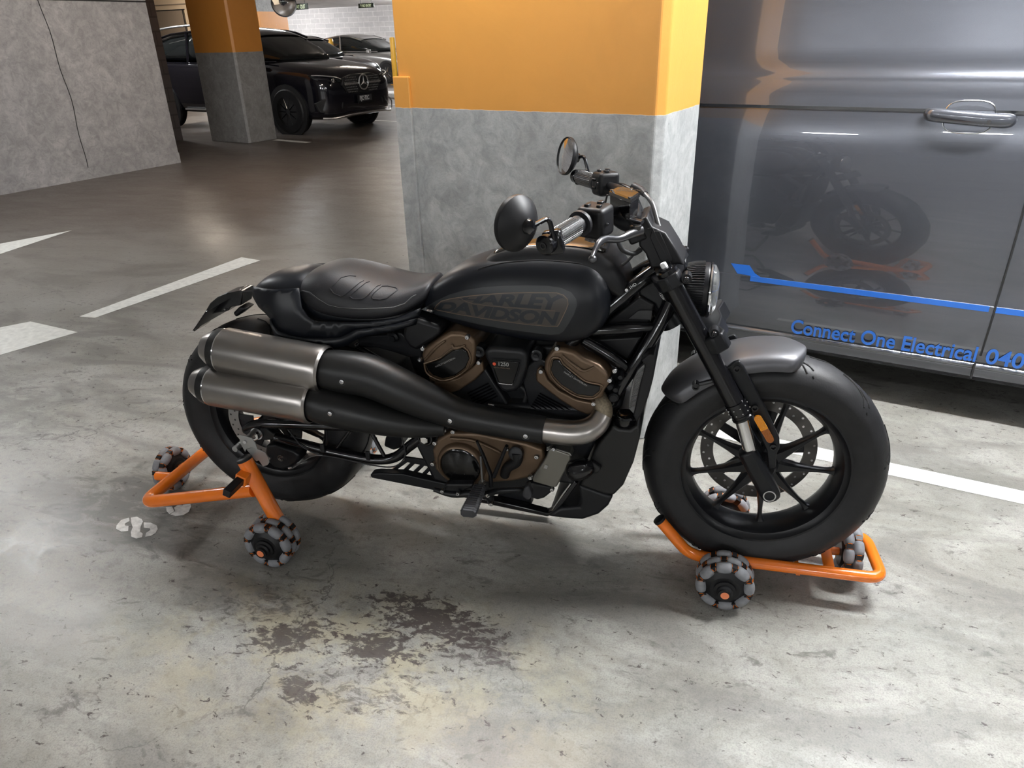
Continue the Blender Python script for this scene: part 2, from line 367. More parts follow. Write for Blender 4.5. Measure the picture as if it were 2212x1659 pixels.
# left cast wall, with a lift joint near its top and a step in the joint line
mb=MB(); gbox(mb,-8.6,-8.0,-22,4.15,0,CEIL)
gbox(mb,-8.0,-7.985,-22,4.15,0,.13)
tag(mb.build('wall_left',MT['wall'],smooth=False),kind='structure')
mb=MB(); gbox(mb,-8.002,-7.994,-22,4.15,1.90,1.915)
tag(mb.build('trim_1',MT['dark'],smooth=False),kind='structure')
mb=MB()
jp=[G(-7.9985,2.86+.03*math.sin(z*2.1)+.012*math.sin(z*9),z) for z in [i*.1 for i in range(20)]]
mb.tube(jp,.0042,6); tag(mb.build('trim_2',MT['dark']),kind='structure')
mb=MB(); gbox(mb,-14.0,-9.95,4.75,5.75,0,CEIL); tag(mb.build('wall_inner',MT['blockd'],smooth=False),kind='structure')
mb=MB(); gbox(mb,-34,9,25.2,25.5,0,CEIL); tag(mb.build('wall_back',MT['block'],smooth=False),kind='structure')
mb=MB(); gbox(mb,8.8,9.0,-22,27,0,CEIL); tag(mb.build('wall_right',MT['wall'],smooth=False),kind='structure')
mb=MB(); gbox(mb,-34,9,-22.2,-22,0,CEIL); tag(mb.build('wall_front',MT['wall'],smooth=False),kind='structure')
mb=MB(); gbox(mb,-33.8,-33.6,5.7,27,0,CEIL); tag(mb.build('wall_far_left',mat('cream_wall',(.62,.48,.34),.7),smooth=False),kind='structure')
# pillar with chamfered near corner
def pillar(name,s0,s1,t0,t1,ch,m,label):
    mb=MB(); gpoly(mb,[(s0,t0),(s1-ch,t0),(s1,t0+ch),(s1,t1),(s0,t1)],0,CEIL)
    o=mb.build(name,m,smooth=False,bevel=.006,seg=2); tag(o,kind='structure'); tag(o,label,'pillar'); return o
pm=pillar('pillar',-1.058,.0,.0,.42,.028,MT['pillar'],'big square concrete pillar painted orange above waist height, right behind the motorcycle')
pm.name='concrete_pillar'; del pm['kind']
mb=MB(); gbox(mb,-1.075,-1.0,-.012,.42,0,1.335); mb.build('corner_pier',MT['pillar'],pm,smooth=False,bevel=.004)
p2=pillar('pillar',-9.42,-8.56,5.88,6.45,.03,MT['col'],'concrete column with orange upper half beside the parked black SUV')
p2.name='concrete_pillar.001'; del p2['kind']
p3=pillar('pillar',-20.7,-19.65,17.0,18.3,.03,MT['colband'],'distant concrete column with orange band behind the SUV roof, carrying a round mirror')
p3.name='concrete_pillar.002'; del p3['kind']
# painted floor lines
def line(pts,label,m='paintline',name='painted_line',cat='floor marking',group=None):
    mb=MB(); mb.prism([Vector((p.x,p.y,.0008)) for p in pts],(0,0,.0012)); o=mb.build(name,MT[m],smooth=False); tag(o,label,cat,group); return o
line([PZ(172,684),PZ(205,687),PZ(562,563),PZ(522,556)],'long white bay stripe painted on the floor behind the motorcycle seat')
line([PZ(-60,538),PZ(-60,569),PZ(155,498)],'white pointed stripe on floor at left edge, farther from the motorcycle',name='arrow_marking')
line([PZ(-60,720),PZ(66,695),PZ(168,718),PZ(-60,785)],'wide white arrow head painted on floor at left edge, nearer',name='arrow_marking')
e1=(PZ(2212,1062)-PZ(1925,1001)).normalized()
a=PZ(2212,1062); b=PZ(2212,1090)
line([a-e1*1.05,a+e1*1.2,b+e1*1.2,b-e1*1.05],'white bay line on floor between the front wheel and the van')
line([G(-8.49,6.40),G(-7.71,6.335),G(-7.71,6.22),G(-8.49,6.28)],'short white dash on floor beside the orange column by the SUV')
line([G(-9.2,9.1),G(-6.2,9.1),G(-6.2,9.2),G(-9.2,9.2)],'thin white bay line on floor beside the SUV, nearer of two')
line([G(-12.2,12.05),G(-8.2,12.05),G(-8.2,12.15),G(-12.2,12.15)],'thin white bay line on floor behind the SUV bumper, farther of two')
# stencilled digits: the 8 (with gaps) and the part of the next digit beside the stand
def stencil(px,name,label):
    mb=MB()
    for poly in px: mb.prism([Vector((q.x,q.y,.0008)) for q in (PZ(*p) for p in poly)],(0,0,.0012))
    tag(mb.build(name,MT['paintworn'],smooth=False),label,'floor number')
stencil([[(279,1119),(262,1124),(252,1136),(251,1143),(262,1149),(277,1148),(278,1137),(270,1136),(270,1132),(280,1126)],
         [(283,1119),(296,1117),(306,1122),(309,1127),(304,1139),(303,1149),(309,1154),(307,1161),(295,1164),(284,1160),(283,1150),(287,1140),(284,1131)],
         [(311,1129),(326,1130),(339,1136),(341,1144),(336,1152),(326,1158),(314,1160),(316,1152),(325,1146),(324,1142),(311,1140)]],'floor_number','worn white stencilled digit 8 painted sideways on floor left of rear stand')
stencil([[(359,1096),(372,1095),(377,1105),(366,1111),(360,1104)],[(376,1097),(388,1090),(395,1093),(397,1080),(409,1083),(413,1094),(408,1106),(396,1113),(379,1115),(368,1112),(379,1105)],],'floor_number','worn white stencilled digit half hidden under the orange rear stand tube')
# ceiling lamps
LM={}
for (s,t,L,rot,st,k,lab) in LAMPS:
    e=empty('ceiling_lamp',G(s,t,CEIL),GA+(PI/2 if rot else 0),'white ceiling '+lab,'lamp')
    mw=Matrix.Translation(G(s,t,CEIL))@Matrix.Rotation(GA+(PI/2 if rot else 0),4,'Z')
    mb=MB(); mb.box(mw@Vector((0,0,-.03)),(L,.1,.06),mw.to_3x3()); mb.build('housing',MT['housing'],e,smooth=False)
    key=(k,st)
    if key not in LM: LM[key]=lampmat(k,st)
    mb=MB(); mb.box(mw@Vector((0,0,-.085)),(L*.96,.075,.05),mw.to_3x3()); mb.build('tube',LM[key],e,smooth=False,bevel=.01)
# ================================================================ VAN
def van_part(mb,s0,s1,prof,t0=.74,n=1):
    rings=[]
    for i in range(n+1):
        s=s0+(s1-s0)*i/n; rings.append([G(s,t0+o,z) for o,z in prof])
    vs=[p for r in rings for p in r]; m=len(prof); fs=[(k*m+i,(k+1)*m+i,(k+1)*m+i+1,k*m+i+1) for k in range(n) for i in range(m-1)]
    return mb.add(vs,fs)
VS=[(.0,.300),(-.004,.33),(-.008,.42),(-.006,.478),(-.004,.50),(.0,.503),(.003,.55),(.0,.60),(-.008,.70),(-.012,.82),(-.011,.94),(-.008,1.06),(-.001,1.14),(.010,1.185),(.002,1.197),(.008,1.23),(.014,1.272),(.022,1.283),(.024,1.292),(.028,1.302),(.034,1.312),(.044,1.33),(.0505,1.362),(.0545,1.40),(.062,1.5),(.078,1.68),(.10,1.85),(.16,2.0),(.28,2.08),(.5,2.12)]
LOW=[(.0,.300),(.006,.275),(.012,.262),(.004,.256),(.0,.25),(.004,.243),(.012,.238),(.012,.225),(.02,.2),(.05,.175),(.12,.165)]
van=empty('van',G(1.4,1.7,0),GA,'dark metallic grey panel van with blue stripe and lettering, right of the pillar','van')
def vring(s,k,x=0):
    full=LOW[::-1][:-1]+VS
    near=[(.74+o+x,z) for o,z in full]; far=[(.74+1.96-o-x,z) for o,z in full[::-1]]
    return [G(s,t,.165+(z-.165)*k) for t,z in near+far]
mb=MB(); mb.loft([vring(-1.35,.42,.3),vring(-1.30,.5,.18),vring(-1.1,.56,.08),vring(-.6,.72,.04),vring(-.25,.97,.005),vring(-.1,1),vring(1.1,1),vring(2.6,1),vring(3.7,1),vring(3.85,.985,.03),vring(3.9,.96,.1)])
mb.build('body',MT['van'],van,ang=30)
mb=MB(); gbox(mb,-1.1,3.6,.92,2.52,.12,.3); mb.build('underbody',MT['dark'],van,smooth=False)
def wheel_simple(parent,s,t,r,w,side,rimm):
    mb=MB(); mb.lathe([(-w/2,r*.62),(-w/2,r*.9),(-w*.36,r),(w*.36,r),(w/2,r*.9),(w/2,r*.62)],G(s,t,r),G2,40)
    tw=mb.build('tyre',MT['rubber'],parent)
    mb=MB(); o=-w*.42*side
    mb.lathe([(o,0),(o,r*.12),(o+.02*side,r*.16),(o+.05*side,r*.2),(o+.06*side,r*.56),(o,r*.62),(o,r*.66),(o+.05*side,r*.6)],G(s,t,r),G2,40)
    for k in range(10):
        a=2*PI*k/10; d=G1*math.cos(a)+Vector((0,0,math.sin(a)))
        c=G(s,t,r)+G2*(o+.01*side); mb.tube([c+d*r*.13,c+d*r*.6],[.018,.012],6)
    mb.build('rim',rimm,parent)
for s in (-.55,2.95):
    for t,sd in ((.87,1),(2.57,-1)): wheel_simple(van,s,t,.335,.22,sd,MT['alu'])
# seams
def vseam(pts,w=.004,name='door_seam'):
    mb=MB(); mb.tube(pts,w,6); mb.build(name,MT['dark'],van)
def vsurf(s,z,off=-.001):
    for (o0,z0),(o1,z1) in zip(VS[:-1],VS[1:]):
        if z0<=z<=z1: return G(s,.74+o0+(o1-o0)*(z-z0)/(z1-z0)+off,z)
    return G(s,.74+off,z)
vseam([vsurf(1.097+.012*math.sin(z*2.4),z) for z in [.3+.04*i for i in range(44)]])
mb=MB(); gbox(mb,1.092,1.098,.735,.76,.2,.275); mb.build('sill_gap',MT['dark'],van,smooth=False)
mb=MB(); mb.tube([vsurf(-.2,.97+.0,-.001),vsurf(1.0,.97,-.001)],.0015,6); 
# handle: shell, pull, recess
hm=MB()
def hpt(s,z,o): 
    q=vsurf(s,z,0); return Vector((q.x,q.y,q.z))-G2*o
cx,cz=.872,1.173
rec=[]
for i in range(28):
    a=2*PI*i/28; rec.append((.075*abs(math.cos(a))**.6*(1 if math.cos(a)>0 else -1),.052*abs(math.sin(a))**.7*(1 if math.sin(a)>0 else -1)))
hm.prism([hpt(cx+a,cz+b,-.002) for a,b in rec],-G2*.0035)
hm.build('handle_recess',MT['van'],van)
hm=MB(); pts=[G(cx-.135,.74-.004,cz+.008),G(cx-.12,.74-.022,cz+.008),G(cx-.06,.74-.034,cz+.004),G(cx,.74-.037,cz),G(cx+.06,.74-.034,cz-.004),G(cx+.12,.74-.022,cz-.006),G(cx+.137,.74-.004,cz-.006)]
hm.tube(pts,[.016,.023,.0235,.0235,.0235,.023,.016],14,smooth=4,flat=.62,upv=Vector((0,0,1))); hd=hm.build('door_handle',MT['van'],van)
hm=MB(); c=G(cx+.062,.74-.048,cz-.008); hm.cyl(c,c-G2*.003,.006,n=16); hm.build('keyhole',MT['dark'],hd)
rim=[hpt(cx+a*1.04,cz+b*1.05,.002) for a,b in rec]
hm=MB(); hm.tube(rim,.0022,8,closed=True); hm.build('recess_lip',MT['chrome'],hd)
# stripe and lettering: thin vinyl on the body side
def vinyl(pts,name,m):
    mb=MB(); q=[vsurf(s,z,-.0012) for s,z in pts]; mb.prism(q,G2*.001); return mb.build(name,m,van,smooth=False)
vinyl([(.109,.546),(.142,.505),(.2,.5025),(.24,.5025),(.216,.514),(.189,.546)],'stripe_end',MT['blue'])
mb=MB(); gbox(mb,.2,1.09,.74-.0065,.74-.003,.480,.502); mb.build('stripe',MT['blue'],van,smooth=False)
mb=MB(); gbox(mb,1.105,3.6,.74-.0065,.74-.003,.480,.502); mb.build('stripe',MT['blue'],van,smooth=False)
vx=G1; vy=Vector((0,0,1))
def vtext(t,s,size,wid,name):
    o=text_obj(name,t,size,frame(G(s,.74-.0062,.274),vx,vy),MT['blue'],van,depth=.0006,bold=.0014)
    xs=[(G1.dot(o.matrix_world@Vector(v.co)-G(0,0,0))) for v in o.data.vertices]
    k=wid/(max(xs)-min(xs)); f=frame(G(s,.74-.0062,.274),vx,vy); o.data.transform(f@Matrix.Diagonal((k,1,1,1))@f.inverted()); return o
bpy.context.view_layer.update()
vtext('Connect One Electrical',.395,.088,.695,'lettering')
vtext('0403',1.122,.088,.165,'lettering')
# ================================================================ CARS BEHIND
def car(name,s_n,t_near,wid,Lc,ww,stations,glass,m,label,rw,axles,bays=None,rimm=None):
    """nose at grid s_n pointing along +s; near side t_near; stations (x from nose, half width, z bottom, z shoulder, z top)"""
    tc=t_near+wid/2
    e=empty(name,G(s_n-Lc/2,tc,0),GA,label,'car')
    mb=MB(); R=[]
    for (x,w,zb,zs,zt) in stations:
        s=s_n-x; q=[(0,zb),(w*.8,zb),(w*.96,zb+.05),(w,zb+.16),(w*.985,(zb+zs)*.5+.03),(w,zs-.08),(w*.95,zs),(w*.80,zt-.012),(w*.4,zt),(0,zt+.008)]
        ring=[G(s,tc-a,z) for a,z in q]+[G(s,tc+a,z) for a,z in q[-2:0:-1]]; R.append(ring)
    mb.loft(R); mb.build('body',m,e,sub=1,ang=60)
    mb=MB(); R=[]
    for (x,w,z0,z1) in glass:
        s=s_n-x; wt=w*.80
        q=[(0,z0),(w,z0),(w*.97,z0+(z1-z0)*.3),(wt+.03,z0+(z1-z0)*.9),(wt-.1,z1),(0,z1+.02)]
        R.append([G(s,tc-a,z) for a,z in q]+[G(s,tc+a,z) for a,z in q[-2:0:-1]])
    mb.loft(R); mb.build('glasshouse',MT['carglass'],e,sub=1,ang=60)
    # roof skin over the glass
    mb=MB(); R=[]
    for (x,w,z0,z1) in glass[1:-1]:
        s=s_n-x; wt=w*.80
        R.append([G(s,tc-a,z) for a,z in [(-wt+.02,z1-.05),(-wt+.1,z1+.012),(0,z1+.032),(wt-.1,z1+.012),(wt-.02,z1-.05)]])
    vs=[p for r in R for p in r]; n=5; fs=[(k*n+i,(k+1)*n+i,(k+1)*n+i+1,k*n+i+1) for k in range(len(R)-1) for i in range(4)]
    mb.add(vs,fs); mb.build('roof',m,e,sub=2,solid=.02)
    # door pillars and window frame line, side near the camera and the far one
    g=glass
    for sd in (-1,1):
        mb=MB()
        def gp(x,fz,o=.006):
            for a,b in zip(g[:-1],g[1:]):
                if a[0]<=x<=b[0]:
                    k=(x-a[0])/(b[0]-a[0]); w=a[1]+(b[1]-a[1])*k; z0=a[2]+(b[2]-a[2])*k; z1=a[3]+(b[3]-a[3])*k
                    ww_=w+(w*.80+.03-w)*fz; return G(s_n-x,tc+sd*(ww_+o),z0+(z1-z0)*fz*.92)
        for x in (bays or []): mb.tube([gp(x,0),gp(x+.03,.5),gp(x+.07,1)],.028,6)
        mb.tube([gp(g[0][0]+.05+i*(g[-1][0]-g[0][0]-.1)/14,0.02) for i in range(15)],.014,6)
        mb.tube([gp(g[1][0]+i*(g[-2][0]-g[1][0])/10,1,.0) for i in range(11)],.02,6)
        mb.build('window_frame',m,e)
    for x in axles:
        for t,sd in ((t_near+ww/2,1),(t_near+wid-ww/2,-1)):
            s=s_n-x
            mb=MB(); mb.lathe([(-.012*sd,.0),(-.012*sd,rw+.055),(.03*sd,rw+.055),(.03*sd,0)],G(s,t-sd*ww/2,rw),G2,40); mb.build('wheel_arch',MT['dark'],e)
            wheel_simple(e,s,t-sd*.03,rw,ww,sd,rimm or MT['satin'])
    return e,tc
suv,tc=car('suv',-7.86,6.93,1.86,4.7,.24,
 [(0,.62,.36,.62,.66),(.03,.76,.27,.80,.88),(.16,.88,.22,.88,1.0),(.42,.92,.21,.95,1.05),(.8,.93,.21,1.0,1.10),(1.25,.93,.24,1.05,1.15),(1.7,.93,.26,1.07,1.16),(2.6,.93,.26,1.08,1.12),(3.7,.93,.26,1.1,1.14),(4.3,.91,.26,1.1,1.14),(4.62,.84,.3,1.05,1.1),(4.7,.7,.4,.9,.98)],
 [(1.02,.80,1.11,1.13),(1.75,.82,1.10,1.50),(2.1,.83,1.09,1.62),(3.0,.83,1.09,1.655),(3.8,.81,1.10,1.60),(4.2,.78,1.12,1.5),(4.6,.74,1.13,1.16)],
 MT['carblack'],'black SUV with round badge and chrome grille bar parked nose out beyond the orange column',.365,[.84,3.95],bays=[2.25,3.2],rimm=MT['gloss'])
def sp(x,t,z): return G(-7.86-x,tc+t,z)
# grille
mb=MB(); pts=[sp(-.012,a,z) for a,z in ((-.50,.76),(-.46,.86),(-.25,.905),(.25,.905),(.46,.86),(.50,.76),(.40,.645),(.2,.61),(-.2,.61),(-.40,.645))]
mb.prism(pts,G1*-.06); gr=mb.build('grille',MT['dark'],suv,bevel=.01)
mb=MB()
for i in range(-11,12):
    for j in range(7):
        a=i*.04+(j%2)*.02; z=.64+j*.037
        if abs(a)>.46-abs(z-.78)*.7 or abs(a)<.13: continue
        mb.box(sp(-.018,a,z),(.014,.013,.013),Matrix.Rotation(PI/4,3,'X'))
o=mb.build('grille_dots',MT['trimw'],gr,smooth=False); o['kind']='stuff'
mb=MB(); mb.box(sp(-.03,-.28,.765),(.02,.36,.022),Matrix.Rotation(GA,3,'Z')); mb.box(sp(-.03,.28,.765),(.02,.36,.022),Matrix.Rotation(GA,3,'Z')); mb.build('grille_bar',MT['trimw'],suv,bevel=.004)
mb=MB(); rg=[sp(-.045,.115*math.cos(a),.775+.115*math.sin(a)) for a in [2*PI*i/32 for i in range(32)]]; mb.tube(rg,.011,8,closed=True)
for k in range(3):
    a=PI/2+k*2*PI/3; c=sp(-.048,0,.775); tip=sp(-.048,.11*math.cos(a),.775+.11*math.sin(a)); sd=Vector(G2)*math.sin(a)*.018-Vector((0,0,1))*math.cos(a)*.018
    mb.add([c+sd,c-sd,tip,c+G1*.012],[(0,1,3),(1,2,3),(2,0,3),(0,2,1)])
mb.build('star_badge',MT['trimw'],suv)
def hlight(sd):
    q=[(.02,.50,.80),(.0,.52,.86),(.04,.66,.90),(.22,.84,.93),(.34,.88,.925),(.24,.87,.86),(.08,.75,.80)]
    mb=MB(); mb.prism([sp(x-.012,sd*t,z) for x,t,z in q],G1*-.05); h=mb.build('headlight',MT['carglass'],suv,bevel=.006)
    mb=MB(); mb.tube([sp(x-.03,sd*(t+.004),z) for x,t,z in ((.0,.53,.85),(.03,.66,.888),(.18,.82,.915),(.3,.885,.918))],.008,8,smooth=4); mb.build('light_strip',MT['trimw'],h)
    mb=MB(); mb.lathe([(0,.0),(0,.03),(.02,.034)],sp(.01,sd*.70,.835),G1,16); mb.build('projector',MT['chrome'],h)
    mb=MB(); mb.prism([sp(x-.02,sd*t,z) for x,t,z in ((.02,.52,.40),(.02,.50,.50),(.12,.84,.56),(.26,.90,.50),(.20,.88,.36),(.08,.74,.34))],G1*-.05); mb.build('side_intake',MT['dark'],suv,bevel=.01)
for sd in (-1,1): hlight(sd)
mb=MB(); mb.tube([sp(x,t,z) for x,t,z in ((.14,-.88,.27),(.02,-.72,.265),(-.03,-.4,.29),(-.035,0,.295),(-.03,.4,.29),(.02,.72,.265),(.14,.88,.27))],.018,8,smooth=4); mb.build('bumper_chrome_trim',MT['trimw'],suv)
mb=MB(); mb.tube([sp(x,t,z) for x,t,z in ((.1,.88,.30),(-.02,.74,.42),(-.02,.66,.50))],.012,8,smooth=4); mb.build('bumper_blade',MT['trimw'],suv)
mb=MB(); mb.box(sp(-.04,.02,.515),(.02,.42,.14),Matrix.Rotation(GA,3,'Z')); pl=mb.build('number_plate',MT['black'],suv,smooth=False,bevel=.004)
mb=MB(); mb.box(sp(-.052,.0,.53),(.006,.33,.095),Matrix.Rotation(GA,3,'Z')); mb.build('plate_face',mat('plate_dark',(.05,.05,.055),.4),pl,smooth=False)
text_obj('plate_letters','FJC·72C',.092,frame(sp(-.057,-.15,.50),G2,Vector((0,0,1))),MT['white'],pl,depth=.001,bold=.002,sx=.78)
mb=MB(); mb.box(sp(1.35,-.98,1.14),(.12,.18,.13),Matrix.Rotation(GA,3,'Z'),tap=.8); mb.build('wing_mirror',MT['carblack'],suv,bevel=.03,seg=3)
mb=MB(); gbox(mb,-7.86-3.4,-7.86-1.3,6.925,6.95,.33,.36); mb.build('sill_trim',MT['trimw'],suv,bevel=.004)
mb=MB(); mb.tube([G(-7.86-x,7.045,z) for x,z in ((1.7,1.60),(2.1,1.675),(2.8,1.70),(3.6,1.67),(4.1,1.60))],.018,8,smooth=4); mb.build('roof_rail',MT['trimw'],suv)
dk,_=car('hatchback',-12.2,12.3,1.8,4.3,.22,
 [(0,.6,.36,.6,.64),(.04,.76,.24,.72,.8),(.3,.88,.2,.86,.93),(.9,.9,.2,.95,1.02),(1.6,.9,.24,1.0,1.05),(3.4,.9,.24,1.0,1.05),(4.1,.84,.26,.98,1.02),(4.3,.7,.4,.85,.9)],
 [(.95,.76,1.0,1.03),(1.7,.78,1.0,1.40),(2.2,.79,1.0,1.52),(3.0,.78,1.0,1.54),(3.7,.76,1.02,1.45),(4.2,.7,1.02,1.06)],
 MT['carblack'],'dark hatchback behind the black SUV with shiny roof edge',.32,[.8,3.4],bays=[2.0,3.0])
gr_,tg_=car('coupe',-14.75,18.5,1.82,4.8,.23,
 [(0,.6,.34,.55,.6),(.04,.78,.22,.64,.72),(.3,.88,.18,.76,.84),(.95,.91,.18,.86,.95),(1.6,.91,.2,.93,.99),(3.0,.91,.2,.95,.99),(3.9,.91,.2,.97,1.02),(4.6,.86,.24,.98,1.05),(4.8,.7,.4,.85,.95)],
 [(1.3,.80,.98,1.01),(2.1,.80,.98,1.36),(2.6,.80,.99,1.50),(3.1,.79,1.0,1.52),(3.8,.77,1.02,1.42),(4.5,.72,1.04,1.08)],
 MT['cargrey'],'grey two-door car behind the yellow bollards against the lit block wall',.33,[.92,3.75],bays=[2.95],rimm=MT['chrome'])
mb=MB(); mb.box(G(-14.75-1.55,18.40,1.0),(.14,.16,.11),Matrix.Rotation(GA,3,'Z'),tap=.8); mb.build('wing_mirror',MT['cargrey'],gr_,bevel=.03,seg=3)
mb=MB(); mb.tube([G(-14.75-2.75,18.475,.84),G(-14.75-2.85,18.465,.845),G(-14.75-2.95,18.475,.84)],.014,8); mb.build('door_handle',MT['chrome'],gr_)
mb=MB(); mb.tube([G(-14.75-3.02,18.488,.25+.1*i) for i in range(7)],.005,6); mb.build('door_seam',MT['dark'],gr_)
# bollards, wheel stops
for s,t,lab in ((-15.03,18.08,'yellow steel bollard by the front wheel of the grey car'),(-17.62,18.08,'yellow steel bollard by the rear window of the grey car')):
    mb=MB(); mb.lathe([(0,0),(0,.17),(.012,.17),(.02,.085),(1.37,.085),(1.40,.07),(1.41,0)],G(s,t,0),(0,0,1),24)
    tag(mb.build('bollard',MT['yellow']),lab,'bollard','yellow bollards in front of the grey car')
for s,t,lab in ((-11.6,13.9,'low concrete wheel stop on floor right behind the SUV bonnet'),):
    mb=MB(); gpoly(mb,[(s-1.0,t-.35),(s+.8,t-.35),(s+.8,t+.4),(s-1.0,t+.4)],0,.12); tag(mb.build('kerb_block',MT['paintworn'],smooth=False,bevel=.03),'pale low concrete kerb island in front of the yellow bollard','kerb')
mb=MB(); gbox(mb,-19.0,-18.55,24.95,25.18,1.2,1.5); tag(mb.build('wall_box',MT['yellow'],smooth=False,bevel=.02),'small yellow box on the block wall behind the grey car','box')
# hanging signs, convex mirror
def hsign(c,w,h,txt,lab,sx=.8):
    e=empty('hanging_sign',G(c[0],c[1],CEIL),GA,lab,'sign')
    mb=MB(); gbox(mb,c[0]-w/2,c[0]+w/2,c[1]-.02,c[1]+.02,c[2]-h/2,c[2]+h/2); mb.build('board',MT['sign'],e,smooth=False,bevel=.004)
    mb=MB()
    for k in (-1,1): mb.cyl(G(c[0]+k*w*.35,c[1],c[2]+h/2),G(c[0]+k*w*.35,c[1],CEIL),.008,n=6)
    mb.build('hanger',MT['dark'],e)
    o=text_obj('sign_letters',txt,h*.95,frame(G(c[0],c[1]-.024,c[2]-h*.33),G1,Vector((0,0,1))),MT['signw'],e,depth=.001,align='CENTER',sx=sx); return e
q=PT(645,13,17); hsign(((q-GO).dot(G1)-.0,17,q.z-.02),.78,.17,'\u2192 WAY OUT','WAY OUT sign with arrow hanging under the ceiling right of the round mirror',.62)
q=PT(791,12,20); hsign(((q-GO).dot(G1),20,q.z),.68,.14,'\u2191 NO ENTRY','dark NO ENTRY sign hanging in front of the block wall',.6)
cm=empty('convex_mirror',PT(610,17,16.9),GA,'round convex traffic mirror on the distant orange column','mirror')
c=PT(613,8,16.6); ax=(CAM-c).normalized(); ax.z-=.25; ax.normalize()
mb=MB(); R=.36; mb.lathe([(.10*(1-(i/10)**2),R*i/10) for i in range(11)],c,ax,32); mb.build('mirror_face',MT['mirror'],cm)
mb=MB(); mb.lathe([(.0,R),(.02,R+.03),(-.03,R+.03),(-.06,R*.7),(-.07,0)],c,ax,32); mb.build('mirror_back',MT['black'],cm)
mb=MB(); mb.tube([c-ax*.07,c-ax*.2+G2*.1,G(-18.9,17.05,c.z)],.02,8); mb.build('bracket',MT['black'],cm)
# framed opening in the far cream wall seen left of the orange column
q0=PT(352,3,10.6)
mb=MB()
def fw(x,y): return PT(x,y,11.6)
a,b=fw(335,10.5),fw(402,9.5)
e=empty('framed_wall_panel',fw(370,40)*1.0,GA,'cream wall with brown framed panel glimpsed above the SUV roof','wall panel')
zt=2.45
sa=(fw(310,5)-GO).dot(G1); sb=(fw(394,5)-GO).dot(G1); sc=(fw(397,70)-GO).dot(G1)
mb=MB(); gbox(mb,sa-1,sb+.16,11.6,11.75,.0,CEIL-.05); mb.build('wall_slab',MT['cream'],e,smooth=False)
z1=fw(370,20).z; z2=fw(370,9).z
mb=MB(); gbox(mb,sa-1,sb-.0,11.57,11.6,.4,z1-.03); mb.build('panel',MT['brown'],e,smooth=False)
mb=MB(); gbox(mb,sa-1,sb+.03,11.55,11.6,z1-.03,z1-.01); gbox(mb,sb-.02,sb,11.55,11.6,.4,z1-.03); mb.build('panel_frame',MT['dark'],e,smooth=False)
mb=MB(); gbox(mb,sa-1,sb+.16,11.56,11.6,z2-.02,z2); mb.build('ledge',MT['brown'],e,smooth=False)
# ================================================================ MOTORCYCLE
from mathutils.bvhtree import BVHTree
bike=empty('motorcycle',(.76,0,0),0,'matte black cruiser motorcycle with bronze engine covers and twin steel mufflers on orange stands','motorcycle')
def bv(*objs):
    bpy.context.view_layer.update(); dg=bpy.context.evaluated_depsgraph_get(); V=[];F=[]
    for o in objs:
        ev=o.evaluated_get(dg); me=ev.to_mesh(); n=len(V)
        V+= [o.matrix_world@v.co for v in me.vertices]; F+=[tuple(i+n for i in p.vertices) for p in me.polygons]; ev.to_mesh_clear()
    return BVHTree.FromPolygons(V,F)
def hit(tree,x,y,off=.0008,Y=-.15):
    d=_ray(x,y).normalized(); r=tree.ray_cast(CAM,d)
    if r[0] is None: return P(x,y,Y)
    n=r[1]; 
    if n.dot(d)>0: n=-n
    return r[0]+n*off
def decal(name,poly,tree,m,parent,off=.0008,step=10,Y=-.15):
    bm=bmesh.new(); f=bm.faces.new([bm.verts.new((x,y,0)) for x,y in poly]); bmesh.ops.triangulate(bm,faces=[f])
    for _ in range(5):
        L=[e for e in bm.edges if e.calc_length()>step]
        if not L: break
        bmesh.ops.subdivide_edges(bm,edges=L,cuts=1); bmesh.ops.triangulate(bm,faces=bm.faces)
    me=bpy.data.meshes.new(name)
    for v in bm.verts: v.co=hit(tree,v.co.x,v.co.y,off,Y)
    bmesh.ops.recalc_face_normals(bm,faces=bm.faces); bm.to_mesh(me); bm.free(); me.materials.append(m); me.shade_smooth()
    o=bpy.data.objects.new(name,me); COL.objects.link(o); setp(o,parent); return o
def warptext(name,txt,fn,tree,m,parent,off=.001,bold=.03,shear=0,Y=-.15,space=1.,cuts=2):
    """fn(u,v)->sight line; text box normalised to 0..1"""
    cu=bpy.data.curves.new(name,'FONT'); cu.body=txt; cu.size=1; cu.offset=bold; cu.shear=shear; cu.space_character=space; cu.resolution_u=3
    t=bpy.data.objects.new(name,cu); COL.objects.link(t); bpy.context.view_layer.update()
    me=bpy.data.meshes.new_from_object(t.evaluated_get(bpy.context.evaluated_depsgraph_get())); bpy.data.objects.remove(t)
    bm=bmesh.new(); bm.from_mesh(me)
    for _ in range(cuts):
        L=[e for e in bm.edges if e.calc_length()>.22]
        if L: bmesh.ops.subdivide_edges(bm,edges=L,cuts=1); bmesh.ops.triangulate(bm,faces=bm.faces)
    xs=[v.co.x for v in bm.verts]; ys=[v.co.y for v in bm.verts]; x0,x1,y0,y1=min(xs),max(xs),min(ys),max(ys)
    for v in bm.verts:
        px,py=fn((v.co.x-x0)/(x1-x0),(v.co.y-y0)/(y1-y0)); v.co=hit(tree,px,py,off,Y)
    bm.to_mesh(me); bm.free(); me.materials.clear(); me.materials.append(m)
    o=bpy.data.objects.new(name,me); COL.objects.link(o); setp(o,parent); return o
def lerp(tab,x):
    if x<=tab[0][0]: return tab[0][1]
    for (a,b),(c,d) in zip(tab[:-1],tab[1:]):
        if x<=c: return b+(d-b)*(x-a)/(c-a)
    return tab[-1][1]
def cp(k,ox,oy,L): return [(x/k+ox,y/k+oy) for x,y in L]
c5=lambda L: cp(4.148,870,500,L)
c6=lambda L: cp(3.403,770,850,L)
c7=lambda L: cp(3.77,400,560,L)
